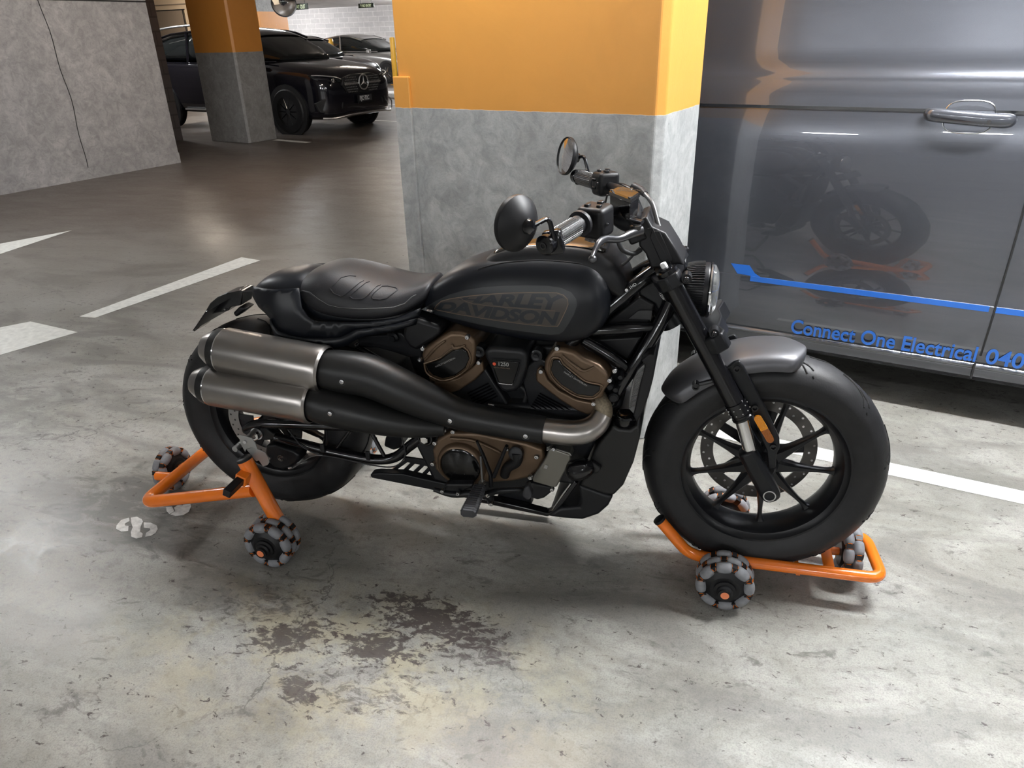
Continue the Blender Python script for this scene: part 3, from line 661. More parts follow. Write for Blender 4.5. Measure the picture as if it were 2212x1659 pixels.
c3=lambda L: cp(3.386,1370,560,L)
c2=lambda L: cp(3.95,1050,280,L)
cF=lambda L: cp(4.88,1150,560,L)
cA=lambda L: cp(9.218,480,880,L)
cR=lambda L: cp(4.61,1340,640,L)
cH=lambda L: cp(7.54,1280,380,L)
def pl(name,px,Y,th,m,parent=bike,bevel=.006,seg=3,**kw):
    mb=MB(); mb.prism([P(x,y,Y) for x,y in px],(0,th,0)); return mb.build(name,MT[m] if isinstance(m,str) else m,parent,bevel=bevel,seg=seg,**kw)
def tb(name,pts,m,parent=bike,smooth=6,n=14,flat=1.,scale=None):
    """pts: (px,py,Y,r)"""
    mb=MB(); mb.tube([P(x,y,Y) for x,y,Y,r in pts],[q[3] for q in pts],n,smooth=smooth,flat=flat); return mb.build(name,MT[m],parent)
def bolt(px,py,Y,r=.006,m='bolt',parent=bike,name='bolt',ax=(0,-1,0)):
    c=P(px,py,Y); mb=MB(); a=Vector(ax); mb.lathe([(-.006,r*1.05),(.004,r*1.05),(.006,r*.85),(.006,r*.55),(.003,r*.5),(.003,0)],c,a,16); return mb.build(name,MT[m],parent)
# ---- wheels
def tyre_prof(w,R,rb,wb):
    h=w/2; L=[(wb/2,rb),(wb/2+.004,rb+.006),(h*.93,rb+.03),(h,rb+.055),(h*.985,R-.046),(h*.93,R-.036),(h*.8,R-.022),(h*.6,R-.0105),(h*.35,R-.0035),(0,R)]
    return [(-a,b) for a,b in L[:-1]]+[L[-1]]+L[:-1][::-1]
def surf_r(w,R,y):
    h=w/2; t=[(0,R),(h*.35,R-.0035),(h*.6,R-.0105),(h*.8,R-.022),(h*.93,R-.036),(h*.985,R-.046),(h,R-.06)]
    return lerp(t,abs(y))
def wheel(name,c,Rm,w,R,rr,rw,n,phase,disc_side,disc_r,label):
    """parts of one road wheel, axis y, turned by Rm"""
    T=lambda v: Rm@Vector(v)+Vector(c)
    ax=Rm@Vector((0,1,0))
    def pol(r,a,y): return T((r*math.cos(a),y,r*math.sin(a)))
    mb=MB(); mb.lathe(tyre_prof(w,R,rr,rw),c,ax,96); ty=mb.build(name+'_tyre',MT['rubber'],bike)
    mb=MB()
    for k in range(11):
        a0=2*PI*k/11+.12
        for sgn in (-1,1):
            o=0 if sgn<0 else PI/11
            for ln in ([(0,.10),(.10,.22),(.20,.52),(.25,.80)],[(.16,.36),(.25,.50),(.30,.66)],[(.30,.82),(.315,.86)]):
                q=[]
                for i in range(len(ln)-1):
                    for j in range(4):
                        t=j/4; q.append((ln[i][0]*(1-t)+ln[i+1][0]*t,ln[i][1]*(1-t)+ln[i+1][1]*t))
                q.append(ln[-1]); mb.tube([pol(surf_r(w,R,f*w/2)+.0002,-(a0+o+a),sgn*f*w/2) for a,f in q],.0022,5)
    o=mb.build('tread_grooves',mat('groove_black',(.002,.002,.002),.9),ty); o['kind']='stuff'
    # rim barrel with lips, hub, spokes
    h=rw/2+.006
    pr=[(-h,rr+.012),(-h,rr+.004),(-h+.008,rr-.002),(-h+.012,rr-.010),(-h+.02,rr-.014),(-.018,rr-.024),(.018,rr-.024),(h-.02,rr-.014),(h-.012,rr-.010),(h-.008,rr-.002),(h,rr+.004),(h,rr+.012),(h-.006,rr+.012),(h-.02,rr-.0),(0,rr-.012),(-h+.02,rr-.0),(-h+.006,rr+.012)]
    mb=MB(); mb.lathe(pr,c,ax,96,closed=True); rim=mb.build(name+'_rim',MT['satin'],bike)
    mb=MB(); mb.lathe([(-.05,0),(-.05,.028),(-.04,.034),(-.02,.046),(.02,.046),(.04,.04),(.05,.03),(.05,0)],c,ax,40); hub=mb.build('hub',MT['satin'],rim)
    for k in range(n):
        a=phase+2*PI*k/n; mb=MB(); rings=[]
        u=Rm@Vector((math.cos(a),0,math.sin(a))); tn=Rm@Vector((-math.sin(a),0,math.cos(a)))
        for r,hw,hd,y in ((.035,.022,.022,-.004),(.06,.016,.019,-.006),(.10,.010,.015,-.006),(.15,.0055,.012,-.002),(rr-.045,.0055,.011,0),(rr-.03,.008,.012,0),(rr-.020,.016,.016,0)):
            p=Vector(c)+u*r+ax*y; rings.append([p+tn*hw*i+ax*hd*j for i,j in ((-1,-.6),(-.6,-1),(.6,-1),(1,-.6),(1,.6),(.6,1),(-.6,1),(-1,.6))])
        mb.loft(rings); mb.build('spoke',MT['satin'],rim)
    # disc
    y=disc_side; mb=MB(); mb.lathe([(y-.0025,disc_r-.036),(y-.0025,disc_r),(y+.0025,disc_r),(y+.0025,disc_r-.036)],c,ax,72,closed=True)
    d=mb.build('brake_disc',MT['disc'] if name=='rear' else MT['ddisc'],bike)
    mb=MB(); s=-1
    for k in range(40):
        a=2*PI*k/40; r=disc_r-(.009 if k%2 else .022); 
        q=pol(r,a,y-.0028); mb.lathe([(0,0),(0,.0035)],q,ax,8)
        q=pol(r,a,y+.0028); mb.lathe([(0,0),(0,.0035)],q,ax,8)
    o=mb.build('disc_holes',MT['dark'] if name=='rear' else MT['bolt'],d,smooth=False); o['kind']='stuff'
    for k in range(5):
        a=phase+.3+2*PI*k/5; mb=MB()
        mb.prism([pol(.045,a-.35,y),pol(disc_r-.03,a-.10,y),pol(disc_r-.03,a+.10,y),pol(.045,a+.35,y)],ax*.005); mb.build('disc_carrier',MT['satin'],d,bevel=.002)
    return ty,rim
wheel('rear',(0,0,.368),Matrix.Identity(3),.18,.329,.2045,.13,9,.2,-.083,.13,'')
SA=Vector((-math.sin(math.radians(29)),0,math.cos(math.radians(29))))
RS=Matrix.Rotation(.0797,3,SA)
FC=Vector((1.48,0,.380))+RS@Vector((.04,0,0))
fty,frim=wheel('front',FC,RS,.16,.328,.2175,.115,9,PI/2+PI+.10,.072,.162,'')
# ---- front fender: a shell that follows the tyre
def fpol(r,a,y): return RS@Vector((r*math.cos(a),y,r*math.sin(a)))+FC
mb=MB(); rings=[]; N=26
a0,a1=math.radians(78.5),math.radians(145)
for i in range(N+1):
    t=i/N; a=a0+(a1-a0)*t; e=min(t,1-t)*2; k=(1-(1-min(1,e/.24))**2)**.5; k=max(k,.34); kd=.35+.65*k; wy=.092*k; dr=(.0 if t>.0 else 0)
    q=[(-wy,.345-.038*kd),(-wy*1.02,.345-.02*kd),(-wy*.93,.345),(-wy*.6,.353),(0,.357),(wy*.6,.353),(wy*.93,.345),(wy*1.02,.345-.02*kd),(wy,.345-.038*kd)]
    rings.append([fpol(r,a,y) for y,r in q])
vs=[p for r in rings for p in r]; m_=9; mb.add(vs,[(k*m_+i,(k+1)*m_+i,(k+1)*m_+i+1,k*m_+i+1) for k in range(N) for i in range(m_-1)])
fend=mb.build('front_fender',MT['fenderp'],bike,ang=180,sub=1,solid=.0035)
# ---- forks
FN=-.108
def fork(Y,side):
    dx=lambda x,y: P(x,y,FN)
    def q(x,y): v=P(x,y,FN); v.y=Y; v.x+=(-.0085 if side>0 else 0); return v
    pr='fork_leg'
    mb=MB(); mb.tube([q(1441,594),q(1597,888)],.0245,22); f=mb.build('fork_upper_tube',MT['gloss'],bike)
    mb=MB(); mb.lathe([(0,.0255),(.0,.0275),(.035,.0275),(.038,.025),(.042,.025),(.045,.0275),(.05,.0275),(.052,.02)],q(1587,868),(q(1610,912)-q(1587,868)),22); mb.build('fork_seal',MT['gloss'],f)
    mb=MB()
    for k in range(10):
        a=k*.63; ax=(q(1610,912)-q(1587,868)).normalized(); u=ax.cross(Vector((0,1,0))); v=Vector((0,1,0))
        for d in (.012,.028): mb.box(q(1587,868)+ax*d+(u*math.cos(a)+v*math.sin(a))*.0276,(.003,.003,.003))
    mb.build('seal_dimples',MT['bolt'],f,smooth=False)['kind']='stuff'
    mb=MB(); mb.tube([q(1597,888),q(1622,980)],.0175,20); mb.build('stanchion',MT['chrome'],f)
    # cast lower with axle clamp
    a=q(1612,972); b=q(1661,1060); ax=(b-a).normalized(); u=ax.cross(Vector((0,1,0))).normalized(); v=Vector((0,1,0))
    rings=[]
    for t,hu,hv in ((-.02,.020,.020),(0,.024,.024),(.25,.026,.025),(.7,.027,.024),(.95,.028,.022),(1.12,.027,.021),(1.22,.018,.018)):
        c=a+(b-a)*t; rings.append([c+u*hu*i+v*hv*j for i,j in ((-1,-.6),(-.6,-1),(.6,-1),(1,-.6),(1,.6),(.6,1),(-.6,1),(-1,.6))])
    mb=MB(); mb.loft(rings); lo=mb.build('fork_lower',MT['satin'],bike,sub=1)
    mb=MB(); mb.lathe([(.0,.0165),(.004,.0165),(.004,.0135),(-.006,.0125),(-.006,0)],b+Vector((0,side*.0235,0)),(0,side,0),24); mb.build('axle_end',MT['bolt'],lo)
    # bracket beside the leg that carries fender and reflector
    br=c3([(725,775),(770,760),(800,800),(835,865),(955,1090),(1065,1330),(1068,1400),(1045,1450),(1040,1545),(985,1560),(970,1420),(935,1340),(880,1180),(800,1030),(745,930),(700,880),(670,820)])
    mb=MB(); mb.prism([q(x,y)+Vector((0,-side*.014,0)) for x,y in br],(0,-side*.014,0)); bk=mb.build('fender_bracket',MT['satin'],bike,bevel=.003)
    for x,y in c3([(752,812),(884,1098),(1018,1385)]):
        mb=MB(); mb.lathe([(-.01,.0085),(.006,.0085),(.006,.0055),(.0,.005),(.0,0)],q(x,y)+Vector((0,side*.004-side*.014,0)),(0,side,0),18); mb.build('bracket_bolt',MT['gloss'],bk)
    x,y=c3([(450,932)])[0]; mb=MB(); mb.lathe([(-.02,.0095),(.004,.0095),(.004,.006),(.0,.005),(.0,0)],q(x,y)+Vector((0,side*.0,0)),(0,side,0),18); mb.build('fender_bolt',MT['gloss'],fend)
    mb=MB(); mb.tube([q(x,y)+Vector((0,-side*.01,0)),q(*c3([(640,890)])[0])+Vector((0,-side*.012,0))],.006,8); mb.build('fender_stay',MT['satin'],bike)
    # reflector
    A=q(*c3([(905,1165)])[0]); B=q(*c3([(993,1315)])[0]); A+=Vector((0,side*.004,0)); B+=Vector((0,side*.004,0)); 
    rd=.0095; dirn=(B-A).normalized(); per=dirn.cross(Vector((0,1,0))).normalized(); M_=A*.47+B*.53
    def half(c,d,e): return [c+per*rd*math.cos(t)+d*rd*math.sin(t) for t in [PI*i/12 for i in range(13)]]+[e-per*rd,e+per*rd]
    mb=MB(); mb.prism(half(A,-dirn,M_),(0,-side*.006,0)); rf=mb.build('reflector',MT['amber'],bk,smooth=False)
    mb=MB(); mb.prism(half(B,dirn,M_),(0,-side*.006,0)); mb.build('reflector',MT['amberd'],bk,smooth=False)
fork(-.108,-1); fork(.108,1)
mb=MB(); mb.cyl(FC-RS@Vector((0,.13,0)),FC+RS@Vector((0,.12,0)),.0125,n=16); mb.build('front_axle',MT['bolt'],bike)
# triple clamps
def clamp(px,th,m,name,rr):
    c=P(*px,FN); ax=(P(1600,890,FN)-P(1440,590,FN)).normalized(); u=ax.cross(Vector((0,1,0))).normalized(); mb=MB(); pts=[]
    out=[]
    for i in range(9): a=PI*.5+PI*i/8*1.0; out.append((math.cos(a+PI/2)*rr, -math.sin(a-PI/2)*rr))
    ring=[(-rr,.108),(-rr*.7,.108+rr*.7),(0,.108+rr),(rr*.8,.108+rr*.7),(rr,.108),(rr*.55,.06),(rr*.8,0),(rr*.55,-.06),(rr,-.108),(rr*.8,-.108-rr*.7),(0,-.108-rr),(-rr*.7,-.108-rr*.7),(-rr,-.108),(-rr*1.5,-.04),(-rr*1.6,0),(-rr*1.5,.04)]
    cc=Vector((c.x,0,c.z))
    mb.prism([cc-u*a*-1+Vector((0,b,0))-ax*th/2 for a,b in ring],ax*th); return mb.build(name,MT[m],bike,bevel=.004)
lc=clamp((1546,738),.045,'satin','lower_triple_clamp',.032); uc=clamp((1446,606),.034,'satin','upper_triple_clamp',.035)
for Y in (-.108,.108):
    c=P(1444,592,FN); c.y=Y; ax=(P(1440,590,FN)-P(1600,890,FN)).normalized()
    mb=MB(); mb.lathe([(0,.026),(.012,.026),(.014,.018),(.018,.018),(.02,0)],c,ax,22); cpz=mb.build('fork_cap',MT['gloss'],uc)
    mb=MB(); mb.lathe([(.018,.0085),(.03,.0085),(.032,.006),(.032,0)],c,ax,6); mb.build('cap_nut',MT['white'],cpz,smooth=False,bevel=.001)
for x,y in ((1543,721),(1483,603)):
    bolt(x,y,FN-.025,.007,'gloss',parent=lc if y>650 else uc)
    mb=MB(); mb.cyl(P(x,y,FN-.024),P(x,y,FN-.024)+Vector((0,.03,0)),.012,n=16); mb.build('clamp_ear',MT['satin'],lc if y>650 else uc)
# steering head and frame tubes
tb('steering_head',[(1392,590,0,.03),(1455,700,0,.034)],'satin',smooth=0,n=24)
for sgn in (-1,1):
    Y=lambda y: y*(-sgn)
    def ft(name,pts,m='gloss'):
        mb=MB(); pp=[]
        for x,y,yy,r in pts: v=P(x,y,yy); v.y=v.y if sgn<0 else -v.y; pp.append(v)
        mb.tube(pp,[q[3] for q in pts],16,smooth=5); return mb.build(name,MT[m],bike)
    t=ft('frame_top_tube',[(1410,590,-.035,.022),(1370,618,-.06,.019),(1290,688,-.085,.018),(1230,745,-.09,.016)])
    ft('frame_down_tube',[(1448,655,-.035,.022),(1425,700,-.055,.018),(1380,775,-.08,.0165),(1340,835,-.09,.016),(1322,870,-.09,.014)])
    ft('frame_cross_tube',[(1425,706,-.055,.011),(1350,710,-.075,.015),(1280,714,-.085,.015)])
    ft('frame_diagonal_tube',[(1260,735,-.09,.013),(1310,765,-.085,.015),(1356,797,-.08,.015)])
pl('head_gusset',cF([(1130,160),(1280,150),(1440,560),(1370,640),(1290,480),(1200,430),(1120,380)]),-.035,.07,'satin')
pl('airbox_panel',cF([(740,700),(1130,390),(1290,480),(1230,705)]),-.045,.09,'black')
pl('airbox_panel',cF([(620,850),(1160,815),(1010,1070),(900,1020)]),-.05,.10,'black')
pl('airbox_recess',cF([(1010,630),(1120,540),(1265,540),(1250,640)]),-.05,.01,mat('airbox_recess_grey',(.03,.03,.03),.6),bevel=.001)
# printed label on the frame tube, casting number on the head
def prt(name,txt,x0,y0,x1,y1,h,Y,m='white',parent=bike,bold=0,off=0):
    a=P(x0,y0,Y); b=P(x1,y1,Y); d=(b-a); n=Vector((0,-1,0)); up=n.cross(d).normalized()
    if up.z<0 and abs(d.z)<abs(d.x): up=-up
    o=text_obj(name,txt,h,frame(a,d,up),MT[m],parent,depth=.0003,bold=bold)
    return o
prt('frame_label','\u25cf 1HD',1352,632,1378,614,.011,-.083)
prt('frame_label','||||||||||||||||||||',1327,660,1384,619,.008,-.083,'decal')
prt('casting_number','-1224698431/6609',1422,632,1448,674,.009,-.037)
# ---- headlight
hc=Vector((1.295,0,.873)); hx=Vector((1,0,-.02))
mb=MB(); mb.lathe([(-.035,.0),(-.035,.03),(-.028,.05),(-.02,.062),(.0,.068),(.03,.07),(.034,.0685),(.038,.066)],hc,hx,48); hl=mb.build('headlight_shell',MT['satin'],bike)
mb=MB()
for k in range(64):
    a=2*PI*k/64; u=Vector((0,math.cos(a),math.sin(a))); mb.tube([hc+Vector((-.022,0,0))+u*.064,hc+Vector((0,0,0))+u*.0695,hc+Vector((.022,0,0))+u*.071],.0018,5)
mb.build('cooling_fins',MT['satin'],hl)['kind']='stuff'
mb=MB(); mb.lathe([(.036,.0715),(.040,.0715),(.043,.068),(.043,.064)],hc,hx,48); mb.build('headlight_rim',MT['chrome'],bike)
mb=MB(); mb.lathe([(.038,.067),(.048,.064),(.056,.05),(.06,.03),(.061,0)],hc,hx,40); mb.build('headlight_lens',MT['glass'],bike)
mb=MB(); mb.lathe([(.03,0),(.034,.03),(.04,.05),(.043,.064)],hc,hx,40); mb.build('reflector_bowl',MT['chrome'],hl)
pl('headlight_bracket',[(1470,600),(1492,590),(1500,640),(1478,655)],-.03,.06,'satin')
# ---- instrument shroud between the clamps
sh=cH([(740,715),(880,660),(970,830),(1190,930),(1380,1230),(1500,1470),(1390,1440),(1240,1500),(950,1510),(860,1270),(750,1150),(760,900)])
shr=pl('instrument_shroud',sh,-.055,.13,'black',bevel=.006)
sht=bv(shr)
pl('shroud_panel',cH([(960,900),(1090,900),(1310,1360),(1290,1410),(1170,1430),(1100,1380),(930,1000)]),-.058,.004,'black',parent=shr,bevel=.002)
mb=MB(); mb.tube([P(x,y,-.0575) for x,y in cH([(900,860),(970,840),(1090,1090),(1280,1430)])],.0012,6); mb.build('shroud_seam',MT['dark'],shr)
tb('turn_signal_stub',[(1466,552,.10,.010),(1480,540,.13,.011),(1484,536,.14,.006)],'gloss')
# ---- handlebar
R0,R1=P(1186,524,-.415),P(1268,474,-.27); L0,L1=P(1250,382,.415),P(1305,398,.27)
mb=MB(); mb.tube([R0,R1,P(1340,455,-.12),P(1374,470,-.05),P(1372,440,.05),P(1345,412,.12),L1,L0],.0111,12,smooth=5); hb=mb.build('handlebar',MT['satin'],bike)
def grip(a,b,name):
    d=(b-a); L=d.length; dn=d.normalized()
    mb=MB(); mb.lathe([(0,.0),(0,.0165),(.012,.0205),(L*.7,.0205),(L*.78,.0205),(L*.78,.028),(L*.83,.029),(L*.85,.02)],a,dn,28); g=mb.build(name,MT['leather'],bike)
    mb=MB(); u=dn.cross(Vector((0,0,1))).normalized(); v=dn.cross(u)
    nr,na=15,30
    for i in range(nr):
        for j in range(na):
            t=2*PI*j/na; w=u*math.cos(t)+v*math.sin(t); tt=v*math.cos(t)-u*math.sin(t); c=a+dn*(.02+i*(L*.7-.03)/(nr-1))+w*.0208
            mb.add([c+dn*.003+tt*.0014,c+dn*.003-tt*.0014,c-dn*.003-tt*.0014,c-dn*.003+tt*.0014,c+w*.0014+dn*.0018+tt*.0007,c+w*.0014+dn*.0018-tt*.0007,c+w*.0014-dn*.0018-tt*.0007,c+w*.0014-dn*.0018+tt*.0007],[(4,5,6,7),(0,1,5,4),(1,2,6,5),(2,3,7,6),(3,0,4,7)])
    mb.build('grip_knurling',MT['knurl'],g,smooth=False)['kind']='stuff'
    mb=MB(); mb.lathe([(-.022,0),(-.022,.010),(-.021,.018),(-.018,.021),(.004,.021),(.006,.018)],a,dn,24); be=mb.build('bar_end',MT['gloss'],bike)
    mb=MB(); mb.lathe([(-.0235,.008),(-.0235,.005),(-.0215,.005),(-.0215,0)],a,dn,12); mb.build('bar_end_bolt',MT['dark'],be)
    return be
MT['knurl']=mat('knurled_rubber',(.13,.13,.13),.25,metal=.4)
grip(R0,R1,'handlebar_grip'); grip(L0,L1,'handlebar_grip')
# switch housings
def switchbox(c,ax,d,name):
    ax=ax.normalized(); z=Vector((0,0,1)); z=(z-ax*z.dot(ax)).normalized(); y=z.cross(ax); R=Matrix((ax,y,z)).transposed(); mb=MB()
    mb.box(c,d,R); s=mb.build(name,MT['black'],bike,bevel=.012,seg=4)
    for i,(a,b,w) in enumerate(((-.012,.012,.014),(.016,-.006,.016),(-.01,-.016,.012))):
        mb=MB(); mb.box(c+R@Vector((a,b,d[2]/2+.002)),(w,w*.8,.007),R); mb.build('switch_button',MT['satin'],s,bevel=.002)
    return s,R
dR=(R1-R0); dL=(L1-L0)
sb,_=switchbox(P(1286,476,-.235),dR,(.062,.068,.070),'switch_housing')
bolt(1312,484,-.26,.0035,'gloss',parent=sb)
sb2,_=switchbox(P(1308,396,.255),dL,(.062,.064,.066),'switch_housing')
for i in range(4):
    mb=MB(); mb.box(P(1283+(i%2)*9,388+i*9,.225),(.012,.01,.008)); mb.build('switch_button',MT['gloss'],sb2,bevel=.003)
# brake fluid reservoir with glossy lid
top=cH([(275,240),(400,185),(540,190),(650,215),(770,275),(620,375)])
zz=P(1340,412,-.10).z
tp=[PZ(x,y,zz) for x,y in top]; lo_=[Vector((p.x,p.y,zz-.048)) for p in tp]; cen=sum(tp,Vector())/len(tp)
mb=MB(); mb.loft([[cen+(p-cen)*.80-Vector((0,0,.060)) for p in tp],[cen+(p-cen)*.94-Vector((0,0,.045)) for p in tp],[cen+(p-cen)*.98-Vector((0,0,.008)) for p in tp]])
rs=mb.build('fluid_reservoir',MT['gloss'],bike,bevel=.003)
mb=MB(); mb.loft([[cen+(p-cen)*1.02-Vector((0,0,.009)) for p in tp],[cen+(p-cen)*1.02-Vector((0,0,.002)) for p in tp],[cen+(p-cen)*.92+Vector((0,0,.001)) for p in tp]]); lid=mb.build('reservoir_lid',MT['gold'],rs)
for p in (tp[0],tp[3],tp[5]): 
    mb=MB(); mb.lathe([(0,.004),(.002,.004),(.0025,0)],cen+(p-cen)*.86+Vector((0,0,.001)),(0,0,1),10); mb.build('lid_screw',MT['bolt'],lid)
for i in range(5):
    a=tp[1].lerp(tp[0],.25+.12*i); text_obj('lid_text',['WARNING: CLEAN FILLER CAP','BEFORE REMOVING. USE ONLY','DOT 4 BRAKE FLUID FROM','A SEALED CONTAINER','DOT 4'][i],.0042,frame(Vector((a.x+.012,a.y-.004*i,zz+.0014)),tp[3]-tp[1],Vector((0,1,0))),MT['decal'],lid,depth=.0001)
# brake lever and clutch lever
pv=c2([(1240,770),(1330,800),(1345,880),(1250,890),(1200,830),(1180,790)])
tb('lever_perch',[(1372,486,-.165,.018),(1350,478,-.14,.022),(1325,462,-.13,.02)],'satin',n=16)
lv=tb('brake_lever',[(*c2([(1330,860)])[0],-.185,.011),(*c2([(1230,895)])[0],-.21,.0105),(*c2([(1130,935)])[0],-.245,.0085),(*c2([(1020,935)])[0],-.28,.009),(*c2([(960,970)])[0],-.31,.009),(*c2([(920,1050)])[0],-.335,.006),(*c2([(905,1095)])[0],-.35,.0055)],'leverm',n=14,flat=.75) if 'leverm' in MT else None
MT['leverm']=mat('anodised_dark_lever',(.10,.10,.105),.3,metal=.8)
lv=tb('brake_lever',[(*c2([(1330,860)])[0],-.185,.011),(*c2([(1230,895)])[0],-.21,.0105),(*c2([(1130,935)])[0],-.245,.0085),(*c2([(1020,935)])[0],-.28,.009),(*c2([(960,970)])[0],-.31,.009),(*c2([(920,1050)])[0],-.335,.006),(*c2([(905,1095)])[0],-.35,.0055)],'leverm',n=14,flat=.75)
mb=MB(); q=P(*c2([(908,1105)])[0],-.352); mb.lathe([(.009*math.cos(a),.009*math.sin(a)) for a in [PI*i/8 for i in range(9)]],q,(0,0,1),16); mb.build('lever_ball',MT['leverm'],lv)
mb=MB(); q=P(*c2([(1275,840)])[0],-.19); mb.lathe([(-.01,.014),(.006,.014),(.008,.010),(.010,.010),(.010,0)],q,(0,0,1),12); aj=mb.build('lever_adjuster',MT['gold'],lv,smooth=False)
mb=MB(); q=P(*c2([(1255,778)])[0],-.17); mb.tube([q+Vector((-.012,0,.004)),q+Vector((.022,-.01,0))],.012,14,flat=.4,upv=Vector((0,1,0))); mb.build('pivot_plate',MT['satin'],lv)
tb('clutch_lever',[(1375,418,.2,.009),(1345,402,.24,.008),(1310,396,.30,.006),(1290,392,.34,.005)],'satin')
tb('hose_boot',[(1368,404,.10,.013),(1386,412,.08,.011),(1394,420,.06,.008)],'leather')
tb('brake_hose',[(1388,414,.07,.006),(1408,438,.03,.006),(1420,478,0,.006),(1428,508,-.02,.006)],'braidk') if 'braidk' in MT else None
MT['hose']=mat('dark_steel_hose',(.13,.13,.13),.35,metal=.6)
tb('brake_hose',[(1388,414,.07,.006),(1408,438,.03,.006),(1420,478,0,.006),(1430,512,-.02,.006)],'hose')
tb('cable',[(1312,420,-.05,.0025),(1305,448,-.05,.0025),(1290,500,-.05,.0025)],'dark'); tb('cable',[(1330,430,-.04,.0025),(1322,448,-.04,.0025)],'dark')
tb('brake_hose',[(1334,520,-.1,.005),(1345,540,-.09,.006),(1368,548,-.07,.006),(1385,540,-.05,.005)],'dark')
tb('cable',[(1285,745-165,-.05,.004),(1340,575,-.03,.004),(1382,535,-.02,.003)],'dark')
# bar clamps
for Y in (-.045,.045):
    mb=MB(); c=P(1362,452,0); c.y=Y; mb.box(c-Vector((-.012,0,.03)),(.045,.03,.085),Matrix.Rotation(-.45,3,'Y')); mb.build('bar_riser',MT['black'],bike,bevel=.006)
# mirrors
def mirror(c,n,stem,r,perch):
    n=Vector(n).normalized(); c=Vector(c)
    mb=MB(); mb.lathe([(0,r*.93),(.004,r),(0,r*1.03),(-.008,r*1.02),(-.018,r*.85),(-.030,r*.5),(-.036,r*.2),(-.037,0)],c,n,48); s=mb.build('mirror_shell',MT['black'],bike)
    mb=MB(); mb.lathe([(.0065,0),(.0052,r*.45),(.0032,r*.7),(.0008,r*.93)],c,n,48); mb.build('mirror_glass',MT['mirror'],s)
    mb=MB(); mb.lathe([(-.033,.016),(-.044,.014),(-.047,.008),(-.047,0)],c,n,20); mb.build('mirror_socket',MT['gloss'],s)
    mb=MB(); mb.tube(fillet([c-n*.042]+stem,.016,5),.0052,10); mb.build('mirror_stem',MT['gloss'],bike)
mirror(P(1113,482,-.455),(-.85,.5,.03),[P(1197,472,-.44),P(1190,520,-.425)] if 0 else [P(1186,469,-.43),P(1197,520,-.425)],.055,R0)
mirror(P(1222,337,.45),(-.80,-.56,.20),[P(1262,337,.44),P(1272,378,.425)],.056,L0)
mb=MB(); q=R0; mb.box(q+Vector((.008,.006,0)),(.04,.026,.05),Matrix.Rotation(-.2,3,'Y')); mb.build('mirror_clamp',MT['gloss'],bike,bevel=.006)
mb=MB(); mb.box(L0+Vector((.008,-.006,.0)),(.035,.026,.044)); mb.build('mirror_clamp',MT['gloss'],bike,bevel=.006)
# ---- fuel tank
def sect(x,zt,zb,w,tw=.5):
    h=zt-zb
    q=[(0,zb+.03),(w*.55,zb+.012),(w*.86,zb),(w*.985,zb+h*.22),(w,zb+h*.45),(w*.96,zb+h*.64),(w*.84,zb+h*.85),(w*.66,zb+h*.965),(w*tw*.8,zt),(0,zt+.002)]
    return [Vector((x,-y,z)) for y,z in q]+[Vector((x,y,z)) for y,z in q[-2:0:-1]]
TK=[(.566,.822,.792,.052),(.572,.832,.782,.064),(.60,.862,.770,.080),(.66,.905,.757,.104),(.72,.931,.747,.121),(.80,.955,.739,.137),(.88,.969,.735,.148),(.96,.974,.736,.154),(1.02,.968,.745,.152),(1.062,.950,.768,.142),(1.086,.918,.80,.122),(1.096,.885,.83,.09)]
mb=MB(); mb.loft([sect(*q) for q in TK]); tank=mb.build('fuel_tank',MT['tankpaint'],bike,sub=2,ang=180)
CV=[(.712,.900,.87,.050),(.735,.925,.88,.066),(.775,.958,.89,.080),(.83,.979,.90,.088),(.90,.990,.90,.094),(1.0,.992,.90,.098),(1.06,.980,.88,.096),(1.10,.950,.86,.088),(1.13,.905,.84,.075),(1.14,.865,.83,.05)]
def sect2(x,zt,zb,w):
    q=[(0,zb),(w*.9,zb),(w*1.12,zb+(zt-zb)*.3),(w*1.06,zb+(zt-zb)*.72),(w*.88,zt-.004),(w*.8,zt),(0,zt+.003)]
    return [Vector((x,-y,z)) for y,z in q]+[Vector((x,y,z)) for y,z in q[-2:0:-1]]
mb=MB(); mb.loft([sect2(*q) for q in CV]); cvo=mb.build('airbox_cover',MT['black'],bike,sub=2,ang=180)
mb=MB(); rr=[]
for x,zt,zb,w in [(.765,.957,0,.066),(.80,.972,0,.072),(.85,.987,0,.076),(.92,.996,0,.08),(1.0,.9975,0,.082),(1.05,.990,0,.08),(1.075,.978,0,.07)]:
    rr.append([Vector((x,-w,zt-.003)),Vector((x,-w*.7,zt+.001)),Vector((x,0,zt+.003)),Vector((x,w*.7,zt+.001)),Vector((x,w,zt-.003)),Vector((x,w*.9,zt-.02)),Vector((x,-w*.9,zt-.02))])
mb.loft(rr); tc_=mb.build('tank_console',MT['gold'],bike,sub=1)
for x,y in ((1080,540),(1084,537)): 
    pass
tt=bv(tank)
